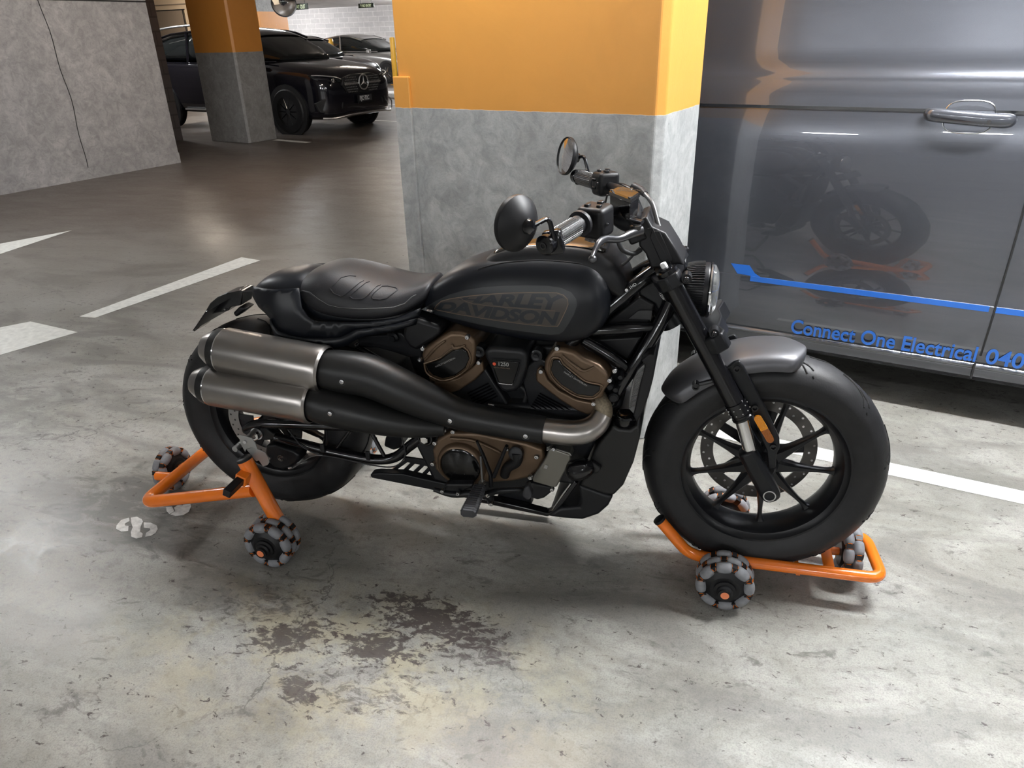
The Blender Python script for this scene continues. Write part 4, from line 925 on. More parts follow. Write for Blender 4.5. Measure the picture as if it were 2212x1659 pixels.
# seam between tank side and cover, and the two-row wordmark panel
sv=MB(); sv.tube([hit(tt,x,y,.0002,-.1) for x,y in c5([(672,345),(690,332),(760,312),(900,282),(1060,265),(1240,258),(1420,268),(1560,283),(1680,306),(1780,360),(1830,430),(1850,500)])],.0018,6,smooth=3); sv.build('tank_seam',MT['dark'],tank)
PN=decal('tank_panel',c5([(165,700),(300,620),(420,565),(560,525),(720,500),(900,487),(1100,483),(1300,487),(1420,505),(1510,545),(1555,605),(1562,660),(1535,740),(1490,820),(1440,895),(1400,920),(1320,925),(1150,905),(900,870),(700,835),(500,790),(330,750)]),tt,MT['decalb'],tank,.0006)
out=c5([(283,697),(300,665),(345,625),(420,605),(560,582),(700,568),(900,553),(1100,546),(1280,546),(1380,550),(1440,570),(1475,605),(1482,650),(1465,700),(1430,770),(1400,830),(1385,850),(1300,848),(1100,830),(900,805),(700,775),(500,742),(380,718)])
fillp=decal('logo_field',out,tt,MT['decalf'] if 'decalf' in MT else mat('logo_field_print',(.048,.040,.034),.42),PN,.0010)
topc=[(283,690),(300,672),(350,632),(420,615),(560,592),(700,578),(900,563),(1100,557),(1280,557),(1380,562),(1430,578),(1465,612)]
botc=[(283,694),(380,712),(500,735),(700,768),(900,797),(1100,821),(1300,838),(1385,842)]
mid=[(350,628),(520,612),(600,640),(800,664),(1000,682),(1200,698),(1450,714)]
def f1(u,v):
    x=500+u*955; t=lerp(topc,x)+1; b=lerp(mid,x)-7; return c5([(x,b+(t-b)*v)])[0]
def f2(u,v):
    x=300+u*1110; t=lerp(mid,x)+9; b=lerp(botc,x)-2; return c5([(x,b+(t-b)*v)])[0]
warptext('logo_lettering','HARLEY',f1,tt,MT['decald'],PN,.0014,bold=.045,shear=.25,space=.93)
warptext('logo_lettering','DAVIDSON',f2,tt,MT['decald'],PN,.0014,bold=.045,shear=.25,space=.93)
mb=MB(); oo=out+[out[0]]
def dens(L,k=4): return [(a[0]+(b[0]-a[0])*j/k,a[1]+(b[1]-a[1])*j/k) for a,b in zip(L[:-1],L[1:]) for j in range(k)]
mb.tube([hit(tt,x,y,.0012) for x,y in dens(oo)],.0011,5,closed=True,flat=.5); mb.build('logo_outline',MT['decal'],PN)
mb=MB(); mb.tube([hit(tt,x,y,.0012) for x,y in dens(c5([(520,598),(560,622),(640,650),(800,668),(1000,684),(1200,700),(1452,716)]),3)],.0005,5); mb.build('logo_outline',MT['decal'],PN)
# ---- seat, tail
def S(x,zt,zb,w,edge=.65):
    h=zt-zb
    q=[(0,zb),(w*.7,zb),(w*.97,zb+h*.10),(w,zb+h*.38),(w*.93,zb+h*.66),(w*.70,zb+h*.90),(w*.40,zt-.001),(0,zt+.002)]
    return [Vector((x,-y,z)) for y,z in q]+[Vector((x,y,z)) for y,z in q[-2:0:-1]]
ST=[(.186,.842,.815,.06),(.195,.855,.80,.085),(.215,.868,.787,.108),(.25,.884,.772,.128),(.29,.890,.764,.140),(.34,.884,.760,.146),(.40,.870,.760,.147),(.46,.855,.765,.141),(.51,.852,.775,.125),(.545,.858,.79,.104),(.575,.866,.81,.082),(.592,.868,.83,.065)]
mb=MB(); mb.loft([S(*q) for q in ST]); seat=mb.build('seat',MT['leather'],bike,sub=2,ang=180)
se=bv(seat)
def onseat(L,r,name,m,parent=seat,sm=4,closed=False,off=.0):
    mb=MB(); mb.tube([hit(se,x,y,off,-.1) for x,y in dens(c7(L)+([c7(L)[0]] if closed else []),6)],r,6,closed=closed); return mb.build(name,MT[m],parent)
onseat([(895,275),(960,262),(1010,275),(1080,330),(1160,380),(1260,402),(1420,410),(1560,405),(1700,395),(1790,365),(1850,310),(1890,290)],.0016,'seat_seam','dark')
onseat([(900,268),(960,255),(1015,268),(1085,323),(1165,372),(1262,395),(1420,403),(1560,398),(1700,388),(1788,358),(1848,303),(1888,283)],.0006,'seat_stitching','alu')
for L in ([(1180,240),(1270,150),(1340,132),(1400,140)],[(1180,240),(1210,280),(1270,305),(1300,290),(1420,190),(1460,170)],[(1340,305),(1360,280),(1470,190),(1510,180)],[(1340,305),(1370,325),(1440,325),(1480,300),(1560,220),(1600,205)],[(1515,305),(1530,280),(1600,220),(1650,218),(1720,235),(1730,250),(1640,320),(1590,330),(1530,325),(1515,305)]):
    onseat(L,.0017,'seat_rib','leather',off=.0004)
# rear cowl: upper hump and side panels
CW=[(.012,.802,.775,.035),(.022,.815,.762,.055),(.06,.842,.748,.078),(.11,.860,.742,.098),(.17,.870,.735,.115),(.22,.868,.735,.118),(.30,.82,.735,.122),(.40,.80,.735,.120),(.50,.80,.75,.108),(.56,.81,.775,.08)]
mb=MB(); mb.loft([S(*q) for q in CW]); cw=mb.build('seat_cowl',MT['tankpaint'],bike,sub=2,ang=180)
sk=c7([(455,285),(470,275),(890,258),(905,300),(940,400),(1000,470),(1060,508),(1250,512),(1500,512),(1700,500),(1860,450),(1868,475),(1845,520),(1780,560),(1500,570),(1400,580),(1340,640),(1240,670),(1100,690),(960,680),(840,650),(740,600),(710,550),(690,490),(640,450),(560,415),(470,350)])
lip=c7([(690,490),(720,545),(760,585),(860,620),(980,640),(1140,645),(1260,635),(1340,600),(1390,570),(1500,560),(1700,545),(1845,520),(1835,570),(1700,590),(1470,620),(1400,650),(1340,690),(1240,725),(1120,735),(980,722),(850,690),(760,655),(725,600),(700,540)])
skt=c7([(455,285),(470,275),(890,258),(905,300),(940,400),(1000,470),(1060,508),(1250,512),(1500,512),(1700,500),(1860,450),(1868,475),(1845,520),(1700,545),(1500,560),(1390,570),(1340,600),(1260,635),(1140,645),(980,640),(860,620),(760,585),(720,545),(690,490),(640,450),(560,415),(470,350)])
for sgn in (-1,1):
    def side(px,Y0,curve,th,name,m,bev):
        bm=bmesh.new(); f=bm.faces.new([bm.verts.new((x,y,0)) for x,y in px]); bmesh.ops.triangulate(bm,faces=[f])
        for _ in range(3):
            L=[e for e in bm.edges if e.calc_length()>22]
            if L: bmesh.ops.subdivide_edges(bm,edges=L,cuts=1); bmesh.ops.triangulate(bm,faces=bm.faces)
        for v in bm.verts:
            q=P(v.co.x,v.co.y,Y0); v.co=q; v.co.y=(Y0+curve(q.x,q.z))*(-sgn)
        me=bpy.data.meshes.new(name); bmesh.ops.recalc_face_normals(bm,faces=bm.faces); bm.to_mesh(me); bm.free(); me.materials.append(MT[m]); me.shade_smooth()
        me.set_sharp_from_angle(angle=math.radians(60))
        o=bpy.data.objects.new(name,me); COL.objects.link(o); q=o.modifiers.new('solid','SOLIDIFY'); q.thickness=th; q.offset=0
        setp(o,bike); return o
    cur=lambda x,z: .085*max(0,(.16-x)/.16)**1.6+.35*max(0,z-.77)**1.3*2+.05*max(0,(x-.42)/.16)**2
    side(skt,-.148,cur,.006,'tail_side_panel','tankpaint',.002)
    side(lip,-.152,lambda x,z:.05*max(0,(x-.42)/.16)**2+.08*max(0,(.16-x)/.16)**1.6,.012,'tail_side_lip','tankpaint',.004)
ct=bv(cw)
mb=MB(); mb.tube([hit(ct,x,y,.0,-.1) for x,y in dens(c7([(470,262),(600,258),(740,256),(890,258)]),6)],.0016,6); mb.build('cowl_seam',MT['dark'],cw)
# rear number plate bracket
RB=c7([(470,262),(440,258),(340,275),(260,310),(200,360),(165,420),(60,580),(70,592),(110,560),(190,460),(240,440),(300,430),(350,420),(370,390),(455,375)])
rb=pl('plate_bracket',RB,-.03,.06,'gloss',bevel=.003)
pl('licence_light',c7([(385,440),(440,385),(500,405),(470,430),(410,475)]),-.02,.05,'black')
mb=MB(); 
a=[P(x,y,-.09) for x,y in c7([(55,585),(170,430)])]; 
mb.prism([Vector((a[0].x,-.09,a[0].z)),Vector((a[1].x,-.09,a[1].z)),Vector((a[1].x,.09,a[1].z)),Vector((a[0].x,.09,a[0].z))],Vector((.006,0,.004))); mb.build('number_plate_holder',MT['black'],bike,bevel=.002)
for x,y in c7([(180,425),(200,438),(330,405),(90,560)]): bolt(x,y,-.032,.003,parent=rb)
# ---- exhaust
MT['shield']=mat('matte_black_heat_shield',(.008,.008,.008),.40,spec=.35)
def muffler(L,Rr,r,lab):
    a=P(*L); b=P(*Rr); d=(b-a).normalized(); LN=(b-a).length
    mb=MB(); mb.lathe([(0,r*.98),(.004,r),(LN-.03,r),(LN-.018,r*1.03),(LN-.006,r*1.02),(LN,r*.93)],a,d,48); m=mb.build('muffler',MT['steel'],bike)
    mb=MB(); mb.lathe([(-.001,r*.97),(-.014,r*.95),(-.026,r*.9),(-.028,r*.8)],a,d,48); mb.build('muffler_end_ring',MT['shield'],m)
    mb=MB(); mb.lathe([(.001,r*.985),(-.002,r*.985),(-.002,r*.955)],a,d,48); mb.build('muffler_bead',MT['chrome'],m)
    mb=MB(); mb.lathe([(-.026,r*.86),(-.045,r*.74),(-.062,r*.58),(-.064,r*.5),(-.04,r*.45),(-.01,r*.42)],a,d,48); mb.build('muffler_tip',MT['steel'],m)
    mb=MB(); mb.lathe([(-.03,0),(-.03,r*.48)],a,d,24); mb.build('muffler_bore',MT['dark'],m)
muffler((487,757,-.205),(706,799,-.205),.067,'')
muffler((463,832,-.235),(678,869,-.235),.0615,'')
us=tb('heat_shield',[(703,798,-.205,.054),(735,802,-.205,.0595),(800,813,-.203,.060),(870,843,-.198,.057),(930,870,-.192,.051),(1000,897,-.186,.043),(1080,913,-.182,.0395),(1168,928,-.178,.038),(1172,929,-.178,.036)],'shield',n=32,smooth=6)
ls=tb('heat_shield',[(674,868,-.235,.050),(700,874,-.235,.0565),(760,888,-.23,.055),(840,908,-.222,.045),(905,920,-.21,.034),(960,925,-.195,.022)],'shield',n=32,smooth=6)
ust=bv(us,ls)
for i,(x,y) in enumerate(c7([(1275,998),(1180,1258)])+c6([(688,203),(1243,315)])):
    q=hit(ust,x,y,-.001,-.24); mb=MB(); mb.lathe([(-.001,.0115),(.001,.0115),(.001,.009),(-.001,.0075)],q,(0,-1,.1),20); o=mb.build('shield_boss',MT['dark'],us if i!=1 else ls)
    mb=MB(); mb.lathe([(-.002,.0065),(.003,.0065),(.004,.005),(.004,.003),(.002,.003),(.002,0)],q,(0,-1,.1),14); mb.build('shield_bolt',MT['bolt'],us if i!=1 else ls)
tb('header_pipe',[(1150,925,-.178,.033),(1200,932,-.176,.0345),(1240,935,-.172,.035),(1268,930,-.165,.034),(1290,915,-.15,.031),(1302,895,-.135,.028)],'steel',n=30)
tb('wrapped_header',[(1298,902,-.138,.027),(1303,888,-.13,.026),(1300,872,-.12,.024),(1292,855,-.10,.022)],'braid',n=24)
# ---- engine
MT['engine']=mat('black_engine_cast',(.007,.0075,.009),.42,spec=.3,bump=.05,bscale=400)
pl('crankcase',[(905,890),(895,960),(935,1040),(1010,1062),(1110,1066),(1180,1040),(1240,1050),(1300,930),(1290,880),(1000,870)],-.115,.23,'engine',bevel=.012)
pl('engine_block',[(870,735),(1000,745),(1120,748),(1290,745),(1340,800),(1345,880),(1290,905),(1000,895),(905,840)],-.075,.15,'engine',bevel=.01)
cy1=pl('cylinder',[(940,835),(1045,790),(1095,870),(1110,900),(1000,905),(965,870)],-.11,.22,'engine')
cy2=pl('cylinder',[(1120,800),(1165,770),(1290,860),(1275,910),(1150,905)],-.11,.22,'engine')
for k in range(9):
    for (a,b,o) in (((1010,850),(1055,828),cy1),((1165,850),(1240,890),cy2)):
        dx,dy=(7*k*.55,10*k*.55) if o is cy1 else (-6*k*.5,9*k*.5)
        if o is cy1 and k>5: continue
        mb=MB(); mb.tube([P(a[0]+dx,a[1]+dy,-.113),P(b[0]+dx,b[1]+dy,-.113)],.0022,6); mb.build('cylinder_fin',MT['gloss'],o)
rh=c5([(160,1110),(200,1045),(330,960),(420,905),(520,905),(600,930),(655,1000),(650,1100),(640,1190),(600,1240),(500,1300),(380,1340),(300,1340),(225,1290),(190,1200)])
hr=pl('cylinder_head_cover',rh,-.135,.2,'bronze',bevel=.011,seg=4)
pl('head_base_flange',c5([(225,1290),(300,1345),(380,1345),(500,1305),(640,1200),(690,1145),(722,1170),(728,1255),(640,1340),(500,1430),(380,1468),(320,1450),(250,1380)]),-.125,.2,'bronze',bevel=.006)
ir=pl('head_cover_insert',c5([(205,1195),(330,1150),(440,1070),(530,1045),(575,1080),(595,1140),(560,1225),(470,1292),(360,1320),(270,1290),(225,1245)]),-.139,.02,'piano',parent=hr,bevel=.003)
mb=MB(); mb.tube([P(x,y,-.1365) for x,y in c5([(195,1190),(210,1260),(265,1305),(360,1335),(475,1305),(572,1232),(608,1140),(585,1070),(530,1032),(430,1058),(330,1135),(205,1180)])],.0028,8,smooth=4,closed=True); mb.build('insert_rim',MT['bronze'],hr)
prt('insert_lettering','·HARLEY-DAVIDSON·',*c5([(292,1222)])[0],*c5([(468,1142)])[0],.0075,-.1395,'alu',ir)
for x,y in c5([(580,945),(683,1172),(265,1367),(182,1048),(155,1148)]): bolt(x,y,-.137,.0062,parent=hr)
tb('cover_rib',[(*c5([(200,1150)])[0],-.135,.004),(*c5([(300,1040)])[0],-.137,.004),(*c5([(380,980)])[0],-.137,.003)],'bronze',parent=hr); tb('cover_rib',[(*c5([(440,1010)])[0],-.137,.003),(*c5([(470,1050)])[0],-.137,.004),(*c5([(560,1020)])[0],-.137,.003)],'bronze',parent=hr)
fh=c5([(1270,1160),(1300,1110),(1345,1060),(1420,1045),(1540,1080),(1620,1140),(1760,1200),(1850,1290),(1850,1370),(1800,1440),(1790,1500),(1690,1530),(1560,1500),(1400,1420),(1300,1330),(1262,1240)])
hf=pl('cylinder_head_cover',fh,-.135,.2,'bronze',bevel=.011,seg=4)
pl('head_base_flange',c5([(1262,1240),(1300,1330),(1400,1425),(1560,1505),(1690,1535),(1755,1490),(1757,1560),(1740,1625),(1660,1650),(1560,1610),(1400,1510),(1260,1400),(1192,1345),(1190,1290),(1200,1235),(1235,1210)]),-.125,.2,'bronze',bevel=.006)
if_=pl('head_cover_insert',c5([(1325,1240),(1345,1150),(1400,1150),(1430,1200),(1540,1290),(1640,1360),(1768,1385),(1765,1430),(1700,1482),(1560,1462),(1420,1375),(1350,1300)]),-.139,.02,'piano',parent=hf,bevel=.003)
mb=MB(); mb.tube([P(x,y,-.1365) for x,y in c5([(1312,1240),(1335,1140),(1405,1136),(1445,1190),(1550,1278),(1645,1345),(1782,1378),(1778,1436),(1705,1496),(1555,1477),(1412,1388),(1338,1308)])],.0028,8,smooth=4,closed=True); mb.build('insert_rim',MT['bronze'],hf)
prt('insert_lettering','·HARLEY-DAVIDSON·',*c5([(1435,1262)])[0],*c5([(1638,1385)])[0],.0078,-.1395,'alu',if_)
for x,y in c5([(1240,1252),(1383,1045),(1855,1330),(1710,1540),(1900,1245)]): bolt(x,y,-.137,.0064,parent=hf)
tb('cover_rib',[(*c5([(1430,1110)])[0],-.136,.003),(*c5([(1520,1190)])[0],-.138,.004),(*c5([(1620,1250)])[0],-.138,.004),(*c5([(1720,1210)])[0],-.136,.003)],'bronze',parent=hf)
# centre cover with the displacement badge
cc=pl('engine_centre_cover',c5([(722,1070),(800,1038),(1060,1058),(1120,1098),(1108,1230),(1060,1385),(1010,1440),(940,1452),(885,1440),(845,1390),(790,1250),(735,1130)]),-.15,.12,'engine',bevel=.012,seg=4)
ci=pl('badge_plate',c5([(795,1150),(1045,1170),(1030,1230),(985,1372),(860,1355),(820,1240)]),-.1545,.01,'piano',parent=cc,bevel=.002)
mb=MB(); mb.tube([P(x,y,-.1545) for x,y in c5([(785,1142),(1052,1162),(1038,1235),(990,1380),(855,1362),(812,1242)])],.0016,6,closed=True); mb.build('badge_rim',MT['satin'],cc)
prt('badge_digits','1250',*c5([(850,1200)])[0],*c5([(1003,1215)])[0],.0155,-.155,'alu',ci,bold=.0002)
prt('badge_text','REVOLUTION MAX',*c5([(815,1222)])[0],*c5([(1000,1238)])[0],.0052,-.155,'decal',ci)
mb=MB(); x,y=c5([(820,1187)])[0]; mb.lathe([(0,.0),(0,.0052)],P(x,y,-.1555),(0,-1,0),6); mb.build('badge_emblem',mat('badge_red_orange',(.6,.06,.02),.4),ci,smooth=False)
tb('badge_chrome_mark',[(*c5([(858,1352)])[0],-.155,.0012),(*c5([(865,1362)])[0],-.155,.0014),(*c5([(930,1370)])[0],-.155,.0014),(*c5([(980,1372)])[0],-.155,.0014),(*c5([(985,1362)])[0],-.155,.0012)],'bolt',parent=ci,smooth=0)
for x,y in c5([(680,1080),(1195,1115)]):
    mb=MB(); mb.lathe([(-.03,.017),(.0,.017),(.002,.013),(.0,.006),(.004,.006),(.004,0)],P(x,y,-.125),(0,-1,0),20); mb.build('engine_mount',MT['satin'],bike)
tb('wiring_hose',[(1128,880,-.09,.006),(1138,850,-.1,.007),(1125,835,-.1,.006)],'dark'); tb('wiring_hose',[(1090,870,-.09,.007),(1110,880,-.1,.008),(1140,878,-.1,.007)],'dark')
tb('sensor_plug',[(*c5([(770,1550)])[0],-.15,.004),(*c5([(820,1560)])[0],-.155,.004)],'bolt',smooth=0)
# clutch cover
co_=pl('clutch_cover',c6([(555,420),(590,340),(680,285),(880,290),(1100,335),(1250,365),(1370,410),(1385,470),(1350,560),(1280,620),(1150,650),(1000,660),(880,655),(740,660),(640,630),(575,560)]),-.15,.1,'bronze',bevel=.010,seg=4)
mb=MB(); q=P(*c6([(775,520)])[0],-.15); mb.lathe([(-.01,.075),(.008,.073),(.015,.067),(.017,.062),(.012,.060),(.012,0)],q,(0,-1,0),48); mb.build('clutch_ring',MT['bronze'],co_)
mb=MB(); mb.lathe([(.0,.0595),(.0145,.0595),(.018,.054),(.019,.0)],q,(0,-1,0),48); mb.build('clutch_disc',MT['piano'],co_)
for x,y in c6([(577,362),(562,515),(711,278),(1325,463),(648,266),(1278,614),(1105,405)]): bolt(x,y,-.152,.0068,parent=co_)
tb('cover_rib',[(*c6([(690,330)])[0],-.152,.005),(*c6([(850,345)])[0],-.153,.005),(*c6([(1010,410)])[0],-.153,.005),(*c6([(1060,440)])[0],-.152,.004)],'bronze',parent=co_)
mb=MB(); q=P(*c6([(1180,430)])[0],-.155); mb.lathe([(0,.02),(.02,.02),(.022,.014),(.022,0)],q,(0,-1,.3),24); mb.build('water_pump',MT['engine'],co_)
tb('coolant_hose',[(*c6([(1180,430)])[0],-.165,.017),(*c6([(1175,500)])[0],-.165,.016),(*c6([(1110,545)])[0],-.16,.015),(*c6([(1090,600)])[0],-.15,.014)],'black')
tb('rear_set_bracket',[(*c6([(885,350)])[0],-.19,.005),(*c6([(930,450)])[0],-.185,.007),(*c6([(985,590)])[0],-.18,.008),(*c6([(990,680)])[0],-.18,.009)],'satin',smooth=0,flat=.7)
tb('rear_set_bracket',[(*c6([(1105,385)])[0],-.185,.007),(*c6([(1060,490)])[0],-.18,.008),(*c6([(1010,610)])[0],-.18,.009)],'satin',smooth=0,flat=.7)
tb('brake_rod',[(*c6([(912,460)])[0],-.205,.003),(*c6([(925,650)])[0],-.215,.003)],'hose',smooth=0)
# oil cooler
oc=pl('oil_cooler',c6([(1392,470),(1412,415),(1440,405),(1570,452),(1578,485),(1470,690),(1440,692),(1295,650),(1290,625)]),-.165,.05,'coolerm' if 'coolerm' in MT else 'alu',bevel=.004)
MT['cool']=mat('olive_grey_aluminium',(.17,.165,.145),.35,metal=.7); oc.data.materials[0]=MT['cool']
for k in range(3):
    mb=MB(); mb.tube([P(x,y-7-k*9/3.4,-.160+.012*k) for x,y in c6([(1400,440),(1440,425),(1565,462),(1578,480)])],.0022,6); mb.build('cooler_plate',MT['alu'],oc)
pl('cooler_tag',c6([(1385,525),(1408,530),(1400,555),(1375,550)]),-.1665,.002,'alu',parent=oc,bevel=0)
bolt(*c6([(1278,614)])[0],-.168,.007,parent=oc); bolt(*c6([(1438,704)])[0],-.165,.006,parent=oc); bolt(*c6([(1450,405)])[0],-.165,.006,parent=oc)
pl('sump_block',c6([(1290,655),(1440,690),(1430,730),(1380,770),(1330,785),(1250,760),(1230,690)]),-.14,.07,'engine')
# side stand horn knob, coolant cover and belly pan
PA=c6([(1860,270),(1882,232),(1930,262),(2010,270),(2060,232),(2088,262),(2080,340),(2035,510),(1960,680),(1890,752),(1830,745),(1640,680),(1700,560),(1720,480),(1780,370)])
rc=pl('radiator_side_cover',PA,-.135,.27,'shield',bevel=.008,seg=4)
pl('belly_pan_front',c6([(1630,670),(1830,742),(1888,756),(1850,830),(1780,892),(1660,932),(1520,922),(1400,907),(1430,878),(1500,842),(1640,836),(1645,790)]),-.12,.24,'engine',bevel=.01)
pl('frame_rail',c6([(1400,907),(1200,865),(1040,832),(850,792),(860,760),(1040,795),(1250,842),(1400,880),(1440,865),(1490,790),(1600,640),(1625,665),(1530,800),(1450,892)]),-.115,.03,'gloss',bevel=.004)
pl('frame_rail',c6([(1400,907),(1200,865),(1040,832),(850,792),(860,760),(1040,795),(1250,842),(1400,880),(1440,865),(1490,790),(1600,640),(1625,665),(1530,800),(1450,892)]),.09,.03,'gloss',bevel=.004)
pl('belly_pan_rear',c6([(98,600),(115,590),(160,585),(340,592),(480,625),(640,660),(860,700),(880,790),(560,712),(110,622)]),-.12,.03,'engine',bevel=.004)
bz=pl('belly_plate',c6([(1030,800),(1040,720),(1230,700),(1280,760),(1290,820),(1200,835)]),-.08,.03,'engine')
# slotted guard
for i,(a,b) in enumerate((((270,560),(370,500)),((330,590),(430,505)),((400,605),(500,520)),((470,620),(550,545)))):
    w=26; pl('slotted_guard',c6([(a[0]-w,a[1]+10),(b[0]-w,b[1]),(b[0]+w*.35,b[1]+3),(a[0]+w*.35,a[1]+14)]),-.09,.01,'engine',bevel=.001)
pl('slotted_guard',c6([(235,585),(262,560),(620,640),(640,665)]),-.09,.01,'engine',bevel=.001); pl('slotted_guard',c6([(350,470),(560,500),(600,560),(560,545),(352,502)]),-.09,.01,'engine',bevel=.001)
mb=MB(); q=P(*c6([(1640,560)])[0],-.17); mb.lathe([(-.035,.0),(-.035,.02),(-.015,.029),(.01,.03),(.03,.024),(.038,.012),(.04,0)],q,(-.8,-.6,0),28); mb.build('horn_cover',MT['gloss'],bike)
pl('horn_fairing',c6([(1715,510),(1740,515),(1800,560),(1780,590),(1720,600)]),-.155,.03,'shield',parent=rc)
mb=MB(); q=P(*c6([(1975,185)])[0],-.10); mb.lathe([(-.03,.022),(-.008,.022),(-.008,.029),(.012,.029),(.016,.024),(.013,.015),(.013,0)],q,(0,-.15,1),24); mb.build('coolant_cap',MT['gloss'],bike)
tb('overflow_hose',[(*c6([(1830,250)])[0],-.1,.004),(*c6([(1832,190)])[0],-.1,.004),(*c6([(1850,155)])[0],-.1,.004),(*c6([(1905,160)])[0],-.1,.004)],'black')
rad=pl('radiator',cR([(205,640),(290,575),(345,590),(355,640),(325,830),(280,1000),(215,1160),(160,1262),(128,1190),(200,860),(248,690)]),-.12,.24,'black',bevel=.004)
pl('radiator_mesh',cR([(170,740),(238,678),(248,700),(165,1080),(135,1175),(82,1120),(90,1000),(120,850)]),-.11,.22,MT['radm'] if 'radm' in MT else 'mesh',parent=rad,bevel=.002)
mb=MB()
for i in range(20):
    t=i/19; mb.tube([P(*cR([(118-30*t+60*(1-t)*.6,790+t*330)])[0],-.112),P(*cR([(238-95*t,720+t*370)])[0],-.112)],.0009,4)
mb.build('mesh_wires',MT['bolt'],rad)['kind']='stuff'
for x,y,r in ((1325,860,.014),(1318,836,.010),(1330,842,.009),(1340,815,.008)):
    mb=MB(); mb.lathe([(-.03,r),(0,r),(.004,r*.7),(.004,0)],P(x,y,-.12),(0,-1,0),14); mb.build('frame_mount_bolt',MT['satin'],bike)
# foot pegs, levers
def peg():
    a=P(*c6([(905,690)])[0],-.21); b=P(*c6([(820,885)])[0],-.345); d=(b-a); u=Vector((0,0,1)); v=d.normalized().cross(u).normalized(); u=v.cross(d.normalized())
    rings=[]
    for i in range(27):
        t=i/26; k=1 if i%2 else .86; w=.0185+.004*t; rings.append([a+d*t+v*w*k*x+u*.0125*k*z for x,z in ((-1,-.5),(-.7,-1),(.7,-1),(1,-.5),(1,.5),(.7,1),(-.7,1),(-1,.5))])
    mb=MB(); mb.loft(rings); p=mb.build('foot_peg',MT['pegr'],bike,ang=12)
    mb=MB(); mb.cyl(a+Vector((0,.03,.0)),a,.009,n=12); mb.build('peg_pivot',MT['alu'],p)
    return p
MT['pegr']=mat('peg_rubber',(.025,.026,.03),.5)
peg()
tb('peg_bracket',[(*c6([(570,705)])[0],-.19,.007),(*c6([(700,740)])[0],-.19,.010),(*c6([(850,735)])[0],-.19,.011),(*c6([(965,750)])[0],-.19,.012),(*c6([(990,810)])[0],-.18,.009)],'satin',smooth=4)
for x,y in c6([(632,716),(748,733),(967,745),(992,812),(938,668)]): bolt(x,y,-.203,.006,parent=bike)
pl('master_cylinder',c6([(640,690),(660,665),(860,665),(850,690),(790,720),(760,770),(640,745)]),-.19,.03,'satin')
tb('brake_pedal',[(*c6([(970,735)])[0],-.20,.009),(*c6([(1060,715)])[0],-.205,.008),(*c6([(1200,708)])[0],-.21,.007),(*c6([(1240,715)])[0],-.22,.007)],'satin')
pl('pedal_pad',c6([(1228,700),(1262,680),(1292,760),(1260,792),(1215,760)]),-.235,.03,'pegr',bevel=.006)
# rear axle area, swingarm
for sgn in (-1,1):
    def st(name,pts,m='gloss',sm=6,nn=16):
        mb=MB(); pp=[]
        for x,y,yy,r in pts:
            v=P(x,y,yy); 
            if sgn>0: v.y=-v.y
            pp.append(v)
        mb.tube(pp,[q[3] for q in pts],nn,smooth=sm); return mb.build(name,MT[m],bike)
    st('swingarm_upper_tube',[(528,926,-.125,.010),(555,916,-.125,.0145),(640,917,-.12,.0145),(760,922,-.11,.0145),(880,930,-.10,.015)])
    st('swingarm_lower_tube',[(595,944,-.125,.014),(650,958,-.12,.0155),(720,976,-.115,.0155),(808,992,-.11,.016),(852,988,-.105,.016),(882,966,-.10,.016),(912,944,-.10,.017)])
    st('swingarm_brace',[(760,925,-.11,.006),(725,972,-.11,.006)]); st('swingarm_brace',[(800,930,-.11,.006),(830,985,-.11,.006)])
    mb=MB(); poly=[P(x,y,-.13) for x,y in cA([(370,430),(400,380),(480,330),(850,390),(1000,520),(1120,560),(1100,640),(880,660),(700,670),(480,560),(400,510)])]
    if sgn>0:
        for v in poly: v.y=.13-.024
    mb.prism(poly,(0,.024,0)); mb.build('axle_plate',MT['satin'],bike,bevel=.004)
bolt(*cA([(1470,950)])[0],-.125,.005); bolt(*cA([(945,1005)])[0],-.14,.006)
mb=MB(); q=P(*cA([(690,520)])[0],-.134); mb.lathe([(-.01,.021),(.003,.021),(.003,.017),(.007,.017)],q,(0,-1,0),28); mb.build('axle_washer',MT['bolt'],bike)
mb=MB(); mb.lathe([(.002,.0175),(.018,.0175),(.02,.0155),(.02,.009),(.013,.009),(.013,0)],q,(0,-1,0),6); mb.build('axle_nut',MT['chrome'],bike,smooth=False,bevel=.001)
cal=pl('rear_caliper',cA([(870,760),(1050,740),(1200,800),(1400,860),(1540,960),(1500,1110),(1350,1200),(1200,1245),(1020,1200),(900,1090),(850,900)]),-.135,.06,'engine',bevel=.008)
tcx,tcy=cA([(1165,1013)])[0]; q=P(tcx,tcy,-.1365)
mb=MB(); mb.tube([q+Vector((.0098*math.cos(a),0,.0098*math.sin(a))) for a in [math.radians(30+i*12) for i in range(26)]],.0014,6); mb.build('caliper_emblem',MT['steel'],cal)
mb=MB(); mb.tube([q+Vector((.0045*math.cos(a),0,.0045*math.sin(a))) for a in [math.radians(40+i*14) for i in range(20)]],.0014,6); mb.build('caliper_emblem',MT['steel'],cal)
tb('brake_line',[(*cA([(1310,440)])[0],-.135,.0022),(*cA([(1450,620)])[0],-.14,.0022),(*cA([(1600,780)])[0],-.14,.0022),(*cA([(1900,930)])[0],-.14,.0022),(735,990,-.135,.0022),(800,1004,-.13,.0022),(850,1008,-.125,.0022),(875,985,-.12,.0022),(868,945,-.12,.0022)],'dark')
tb('brake_line',[(*cA([(1400,1210)])[0],-.14,.002),(*cA([(1600,1080)])[0],-.14,.002),(*cA([(1800,970)])[0],-.14,.002),(*cA([(2000,955)])[0],-.14,.002)],'hose')
tb('brake_line_fitting',[(*cA([(1330,1210)])[0],-.14,.005),(*cA([(1400,1200)])[0],-.14,.004)],'bolt',smooth=0)
